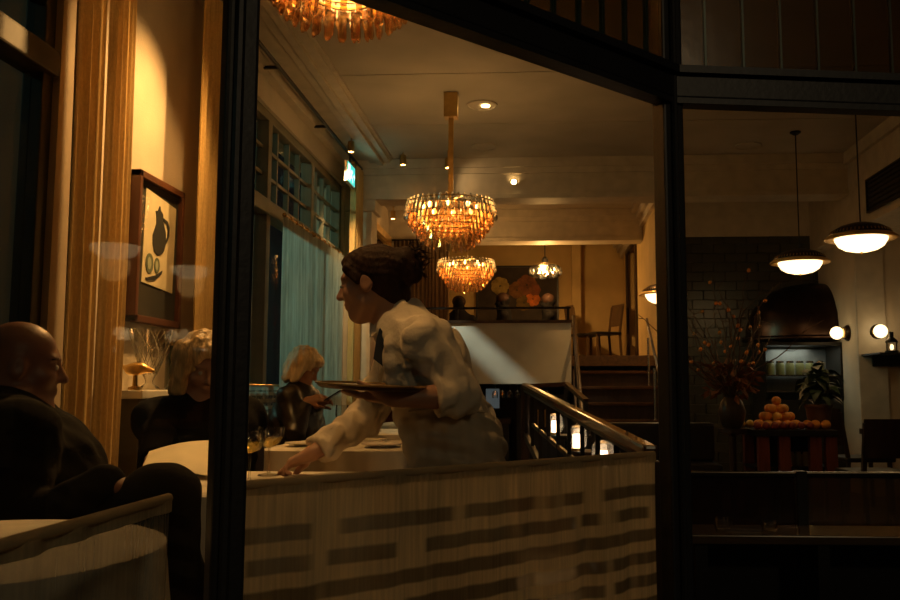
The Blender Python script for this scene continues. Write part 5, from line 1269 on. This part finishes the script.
# ---------------- right: divider with textured glass and shelf of glasses
dv = thing('divider_screen', (1.9, 3.35, 0), 'low dark divider with textured glass panels before the kitchen', 'divider')
DV = 3.35
zt, zb_ = P(800, 473, DV).z, P(800, 527, DV).z
x0, xm, x1 = P(688, 480, DV).x, P(800, 480, DV).x, 2.6
MB().box((x0 - .1, DV - .02, zt - .015), (x1, DV + .02, zt + .005)).build('top_rail', mat('dark_metal_rail', (.05, .04, .03), .25, metal=.8), dv, bevel=.004)
MB().box((x0 - .1, DV - .02, zb_ - .03), (x1, DV + .02, zb_ - .01)).build('bottom_rail', M_black, dv)
for x in (x0 - .1, xm, x1): MB().box((x - .018, DV - .03, 0), (x + .018, DV + .03, zt + .008)).build('post', M_black, dv)
M_tex = glass('textured_glass', (.20, .13, .09), .1, .25, bump=.8, bscale=70, trans=.12, fres=.3)
for a, b in ((x0 - .08, xm - .02), (xm + .02, x1 - .02)): MB().box((a, DV - .004, zb_ - .01), (b, DV + .004, zt - .015)).build('glass_panel', M_tex if a < xm else glass('textured_glass_amber', (.40, .31, .18), .2, .25, bump=.9, bscale=70, trans=.12, fres=.3), dv)
MB().box((x0 - .1, DV - .015, 0), (x1, DV + .015, zb_ - .03)).build('lower_panel', M_black, dv)
sh_ = thing('window_shelf', (1.6, 3.0, 0), 'dark shelf along the foot of the divider', 'shelf')
zs = P(760, 530, 3.2).z
MB().box((x0 - .1, 3.08, zs - .03), (x1, 3.32, zs)).build('board', mat('shelf_lacquer', (.10, .065, .035), .25, coat=.4), sh_, bevel=.004)
for x in (x0, xm, x1 - .1): MB().box((x - .02, 3.10, 0), (x + .02, 3.3, zs - .03)).build('support', M_black, sh_)
for k, (px, lab) in enumerate(((723, 'short tumbler at the left of the dark shelf'), (770, 'short tumbler near the divider post'))):
    c = P(px, 530, 3.2); t = thing('tumbler', (c.x, 3.2, zs), lab, 'glass', 'tumblers on the dark shelf')
    MB().lathe([(.0, .001), (.026, .001), (.030, .004), (.034, .042 - .012 * k), (.030, .042 - .012 * k), (.024, .008)], t.location, 20).build('glass', M_clear, t, smooth=True)
c = P(742, 531, 3.2); tag(MB().obox((c.x - .06, 3.18, zs + .004), (c.x + .06, 3.17, zs + .004), .014, .005).build('knife', M_nickel), 'thin table knife between the two tumblers', 'cutlery')

# ---------------- fruit counter
FD = 7.2
q0, q1 = P(757, 430, FD), P(838, 430, FD); zc = q0.z
fc = thing('fruit_counter', ((q0.x + q1.x) / 2, FD + .25, 0), 'dark counter with mahogany legs carrying fruit', 'counter')
MB().box((q0.x - .02, FD, zc - .05), (q1.x, FD + .55, zc)).build('worktop', M_black, fc, bevel=.004)
for px in (765, 786, 817, 833):
    x = P(px, 450, FD).x; MB().box((x - .045, FD + .02, 0), (x + .045, FD + .09, zc - .05)).build('leg', M_mahog, fc, bevel=.004)
for x in (q0.x, q1.x - .08): MB().box((x, FD + .45, 0), (x + .08, FD + .53, zc - .05)).build('leg', M_mahog, fc, bevel=.004)
zsf = P(800, 466, FD + .2).z; MB().box((q0.x, FD + .1, zsf - .02), (q1.x, FD + .5, zsf)).build('lower_shelf', M_black, fc); MB().box((q0.x, FD + .5, 0), (q1.x, FD + .52, zc - .05)).build('back_panel', M_black, fc)
jm = MB().lathe([(.0, 0), (.032, 0), (.035, .01), (.035, .085), (.024, .10), (.024, .115), (0, .115)], (0, 0, 0), 14).mesh('jar_body', smooth=True); jm.materials.append(mat('ochre_jar', (.38, .28, .12), .3))
for k, px in enumerate((784, 791, 798, 806, 812)):
    x = P(px, 460, FD + .22).x; t = thing('jar', (x, FD + .22, zsf), '%s small ochre jar on the counter\'s lower shelf' % ('leftmost', 'second', 'middle', 'fourth', 'rightmost')[k], 'jar', 'jars on the lower shelf'); piece('jar_body', jm, t, (0, 0, 0))
# fruit pile
om = MB().ball((0, 0, 0), .040, 16, 10, (1, 1, .94)).mesh('orange', smooth=True); om.materials.append(mat('orange_peel', (.85, .34, .04), .45, bump=.15, bscale=120))
om2 = om.copy(); om2.materials.clear(); om2.materials.append(mat('ripe_orange_peel', (.70, .20, .03), .45, bump=.15, bscale=120))
om3 = om.copy(); om3.materials.clear(); om3.materials.append(mat('pale_orange_peel', (.90, .48, .08), .45, bump=.15, bscale=120))
sm_ = MB().lathe([(0, .004), (.005, .003), (.004, -.003)], (0, 0, .037), 6).mesh('stem'); sm_.materials.append(mat('stem_green', (.10, .14, .03), .7))
rm = MB().ball((0, 0, 0), .032, 12, 8).mesh('plum', smooth=True); rm.materials.append(mat('red_plum', (.30, .05, .025), .35))
ym = MB().ball((0, 0, 0), .034, 12, 8, (1, 1, 1)).mesh('lemon', smooth=True); ym.materials.append(mat('yellow_peel', (.75, .50, .06), .45))
ctr = P(777, 420, FD + .25); lay = [(0, 12, .150), (0, 6, .075), (0, 1, 0), (1, 8, .105), (1, 3, .045), (2, 5, .062), (3, 1, 0)]
nth = ('first', 'second', 'third', 'fourth', 'fifth', 'sixth', 'seventh', 'eighth', 'ninth', 'tenth', 'eleventh', 'twelfth')
for li, n, rad in lay:
    for i in range(n):
        t = 2 * PI * i / n + li * .4 + rad * 9
        pos = (ctr.x + rad * math.cos(t), FD + .25 + rad * math.sin(t), zc + .038 + li * .064)
        pos = (pos[0] + random.uniform(-.001, .001), pos[1] + random.uniform(-.001, .001), pos[2])
        o = thing('orange', pos, ('orange in the bottom layer of the orange pyramid', 'orange in the second layer of the orange pyramid', 'orange in the third layer of the orange pyramid', 'topmost orange of the orange pyramid')[li], 'orange', 'oranges piled on the counter'); o.location.z -= .038
        piece('peel', om if random.random() < .72 else random.choice((om2, om3)), o, (0, 0, .038), (0, 0, random.random() * 6)); piece('stem', sm_, o, (0, 0, .038))
for k in range(3):
    x = ctr.x + .22 + .075 * k; o = thing('orange', (x, FD + .16 + .03 * (k % 2), zc), '%s orange in the short row right of the pyramid' % ('left', 'middle', 'right')[k], 'orange', 'row of oranges on the counter'); piece('peel', om, o, (0, 0, .038)); piece('stem', sm_, o, (0, 0, .038))
for k in range(7):
    x = ctr.x - .21 + .07 * k; o = thing('plum', (x, FD + .055, zc), '%s dark red plum in the row before the orange pyramid' % ('leftmost', 'second', 'third', 'middle', 'fifth', 'sixth', 'rightmost')[k], 'fruit', 'plums at the counter edge'); piece('skin', rm, o, (0, 0, .032))
for k in range(4):
    o = thing('lemon', (ctr.x - .25 + .072 * k, FD + .44, zc), '%s yellow lemon behind the orange pyramid' % ('leftmost', 'second', 'third', 'rightmost')[k], 'fruit', 'lemons behind the oranges'); piece('peel', ym, o, (0, 0, .034))
# vase of bare branches with orange berries
VB = Vector((P(735, 430, 7.35).x, 7.45, zc)); 
stn = thing('plant_stand', (VB.x, VB.y, 0), 'tall dark stand under the branch vase', 'stand')
MB().lathe([(.12, 0), (.12, .02), (.03, .05), (.03, zc - .06), (.12, zc - .03), (.12, zc)], (VB.x, VB.y, 0), 20).build('pedestal', M_dwood, stn, smooth=True)
bv = thing('branch_vase', VB, 'dark vase of bare branches with glowing orange berries', 'flower arrangement')
MB().lathe([(.0, 0), (.07, 0), (.10, .06), (.115, .14), (.09, .22), (.06, .26), (.068, .28)], VB, 20, None, False).build('vase', mat('dark_ceramic', (.04, .03, .022), .3), bv, smooth=True)
rnd = random.Random(11); tips = []
for k in range(26):
    t = rnd.uniform(0, 6.28); p = VB + Vector((0, 0, .24)); dirv = Vector((.55 * math.cos(t), .45 * math.sin(t), rnd.uniform(.45, 1.3))).normalized(); pts = [p]; n = rnd.randint(8, 12)
    for j in range(n):
        dirv = (dirv + Vector((rnd.uniform(-.3, .3), rnd.uniform(-.3, .3), rnd.uniform(-.12, .16)))).normalized(); pts.append(pts[-1] + dirv * .095)
        if j > 2: tips.append(pts[-1])
    b = MB().tube(pts, [.007 * (1 - j / (n + 2)) + .0015 for j in range(len(pts))], 5)
    for j in range(3, n, 2):
        d2 = Vector((rnd.uniform(-1, 1), rnd.uniform(-1, 1), rnd.uniform(-.2, .9))).normalized(); b.tube([pts[j], pts[j] + d2 * .07, pts[j] + d2 * .13 + Vector((0, 0, .03))], [.003, .002, .001], 4)
    b.build('branch', mat('branch_bark', (.10, .055, .025), .8), bv)
bme = MB().ball((0, 0, 0), .015, 10, 7, (1, 1, 1.2)).mesh('berry', smooth=True); bme.materials.append(mat('orange_husk', (.85, .28, .03), .5))
lme = MB().add([(0, 0, 0), (.05, .025, .01), (.10, 0, 0), (.05, -.025, .01)], [(0, 1, 2), (0, 2, 3)]).mesh('leaf'); lme.materials.append(mat('rust_leaf', (.22, .08, .02), .6))
for k in range(40):
    c = rnd.choice(tips); piece('berry', bme, bv, c - VB + Vector((0, 0, -.02)), (rnd.random(), rnd.random(), 0), (1, 1, 1))
for k in range(120):
    t = rnd.uniform(0, 6.28); c = Vector((.20 * math.cos(t) * rnd.random()**.5, .17 * math.sin(t) * rnd.random()**.5, .28 + rnd.random() * .26)); piece('leaf', lme, bv, c, (rnd.uniform(-1, 1), rnd.uniform(-1, 1), t), (1.1,) * 3)
# potted plant
PV = Vector((P(819, 420, FD + .3).x, FD + .3, zc)); pp = thing('potted_plant', PV, 'dark leafy plant in a pot at the end of the counter', 'plant')
MB().lathe([(0, 0), (.085, 0), (.105, .17), (.115, .175), (.115, .2), (.095, .2), (.09, .17), (0, .165)], PV, 22).build('pot', mat('brown_pot', (.13, .06, .035), .6), pp, smooth=True)
pl = MB().grid(lambda u, v: (.16 * u, (v - .5) * .09 * math.sin(PI * min(1, u * .97 + .03)), .05 * math.sin(PI * u) - .05 * u * u), 5, 2, lambda u, v: (u, v)).mesh('leaf', smooth=True); pl.materials.append(mat('deep_green_leaf', (.035, .06, .018), .45))
for k in range(70):
    t = rnd.uniform(0, 6.28); hh = rnd.uniform(.2, .45); piece('leaf', pl, pp, (.09 * math.cos(t) * rnd.random(), .09 * math.sin(t) * rnd.random(), hh), (rnd.uniform(-.3, .3), rnd.uniform(-.9, .3), t), (rnd.uniform(.6, 1.15),) * 3)
for k in range(8): t = k * .785; MB().tube([PV + Vector((0, 0, .165)), PV + Vector((.06 * math.cos(t), .06 * math.sin(t), .38))], .005, 5).build('stem', mat('stem_green', (.10, .14, .03), .7), pp)

# ---------------- glass-fronted cold display and oven hood behind
DD = 9.4
e0, e1 = P(765, 398, DD), P(842, 345, DD)
dc = thing('display_case', ((e0.x + e1.x) / 2, DD + .3, 0), 'lit glass display case behind the fruit', 'display case')
MB().box((e0.x, DD + .02, 0), (e1.x, DD + .5, e0.z - .02)).build('base', M_black, dc)
MB().box((e0.x, DD + .48, e0.z - .02), (e1.x, DD + .5, e1.z)).build('back_panel', mat('steel_back', (.30, .31, .30), .4, metal=.3), dc)
for x in (e0.x, e1.x - .02): MB().box((x, DD, e0.z - .02), (x + .02, DD + .5, e1.z)).build('side_panel', M_iron, dc)
MB().box((e0.x, DD, e1.z), (e1.x, DD + .5, e1.z + .03)).build('top', M_iron, dc)
zsh = [P(800, 375, DD + .2).z, P(800, 391, DD + .2).z]
for z in zsh: MB().box((e0.x + .02, DD + .05, z - .012), (e1.x - .02, DD + .47, z)).build('shelf', M_nickel, dc)
MB().box((e0.x + .02, DD + .01, e0.z - .02), (e1.x - .02, DD + .015, e1.z)).build('glass_front', M_pane, dc)
gm = MB().lathe([(0, 0), (.045, 0), (.048, .01), (.048, .11), (.036, .13), (0, .13)], (0, 0, 0), 14).mesh('jar_body', smooth=True); gm.materials.append(mat('olive_jar', (.22, .24, .10), .3))
lm_ = MB().lathe([(.04, .13), (.04, .15), (0, .15)], (0, 0, 0), 14).mesh('lid'); lm_.materials.append(M_nickel)
for k in range(6):
    x = e0.x + .12 + .105 * k; t = thing('jar', (x, DD + .22, zsh[0]), '%s olive jar on the display case\'s top shelf' % nth[k], 'jar', 'olive jars in the display case'); piece('jar_body', gm, t, (0, 0, 0)); piece('lid', lm_, t, (0, 0, 0))
lamp('display_light', 'AREA', ((e0.x + e1.x) / 2, DD + .25, e1.z - .02), 1.1, (.85, .9, .8), .4, ((e0.x + e1.x) / 2, DD + .25, 0))
# oven hood: half dome of dark copper
oc = P(822, 341, 9.85); ov = thing('oven_hood', (oc.x, 9.8, oc.z - .02), 'big dark domed oven hood above the display case', 'oven')
M_cop = mat('dark_copper', (.045, .024, .016), .3, metal=.85, var=.3)
m = MB(); R = .78
for k in range(13):
    for j in range(17):
        a = PI * .5 * k / 12; t = PI + PI * j / 16
        m.v.append((oc.x + R * math.cos(a) ** .8 * math.cos(t) if True else 0, 10.08 + .62 * math.cos(a) ** .8 * math.sin(t), oc.z + .04 + .62 * math.sin(a)))
for k in range(12):
    for j in range(16): m.f.append((k*17 + j, k*17 + j + 1, (k+1)*17 + j + 1, (k+1)*17 + j))
m.build('dome', M_cop, ov, smooth=True)
m = MB(); m.tube([(oc.x + (R + .02) * math.cos(PI + PI * j / 24), 10.08 + .64 * math.sin(PI + PI * j / 24), oc.z + .02) for j in range(25)], .028, 8).build('rim', M_cop, ov, smooth=True)
m = MB(); m.tube([(oc.x + .02 * k, 10.08 - (.62 * math.cos(PI * .5 * k / 12) ** .8) * .99, oc.z + .04 + .625 * math.sin(PI * .5 * k / 12)) for k in range(13)], .012, 6).build('seam', M_cop, ov, smooth=True)

# ---------------- globe wall lamps on the pier
def sconce(base, axis, label, power):
    axis = Vector(axis).normalized(); base = Vector(base)
    t = thing('globe_sconce', base, label, 'lamp', 'globe wall lamps on the pier')
    MB().lathe([(.0, 0), (.085, 0), (.085, .012), (.07, .03), (.055, .04), (.05, .05)], base, 28, axis).build('backplate', mat('bronze_plate', (.07, .04, .02), .35, metal=.8), t, smooth=True)
    MB().lathe([(.05, .035), (.056, .04), (.056, .055), (.045, .06)], base, 28, axis).build('collar', M_brass, t, smooth=True)
    MB().ball(base + axis * .115, .066, 20, 14).build('globe', M_bulbsoft, t, smooth=True)
    lamp('sconce_light', 'POINT', base + axis * .26 , power, WARM2, .07)
s1 = P(844, 333, 9.2); sconce((3.178, 9.2, s1.z), (-1, 0, 0), 'globe wall lamp sticking out from the corner of the pier', .5)
s2 = P(876, 332, 8.85); sconce((s2.x, 8.848, s2.z), (.0, -1, 0), 'globe wall lamp facing the window on the pier', .65)
# bracket shelf with candle lamp at the right edge
k0 = P(893, 352, 8.3); br = thing('bracket_shelf', (k0.x + .1, 8.5, k0.z - .1), 'small dark bracket shelf at the right edge', 'shelf')
MB().box((k0.x - .1, 8.35, k0.z - .015), (k0.x + .35, 8.85, k0.z)).build('board', M_black, br); MB().box((k0.x + .0, 8.80, k0.z - .12), (k0.x + .3, 8.85, k0.z - .015)).build('bracket', M_black, br)
cl = thing('candle_lantern', (k0.x + .07, 8.5, k0.z), 'small lit candle lantern on the bracket shelf', 'lantern'); o = cl.location
MB().lathe([(0, 0), (.06, 0), (.06, .02), (.0, .02)], o, 16).build('base', M_iron, cl); MB().lathe([(.05, .02), (.05, .10)], o, 16, None, False).build('glass', M_clear, cl)
MB().lathe([(.06, .10), (.05, .12), (.02, .15), (.02, .20), (0, .20)], o, 16).build('cap', M_iron, cl); MB().ball(o + Vector((0, 0, .055)), .018, 10, 8, (1, 1, 1.6)).build('flame', M_bulbsoft, cl)
# table and chairs at the right edge
tx = P(893, 430, 7.4); rt = thing('dark_table', (tx.x + .15, 7.4, 0), 'dark bare table at the right edge of the view', 'table')
zt = tx.z; MB().box((tx.x - .15, 7.05, zt - .05), (tx.x + .6, 7.75, zt)).build('tabletop', M_dwood, rt, bevel=.006)
MB().lathe([(.22, 0), (.22, .02), (.04, .05), (.04, zt - .05)], (tx.x + .2, 7.4, 0), 18).build('pedestal', M_iron, rt)
a = P(856, 440, 7.6); chair(a.x + .12, 7.85, -PI / 2 + .1, 'dark dining chair left of the bare table', M_dwood, 'dark chairs by the pier', 0, .84)
a = P(880, 445, 6.4); chair(a.x, 6.5, .1, 'dark dining chair in front of the bare table', M_dwood, 'dark chairs by the pier', 0, .8)
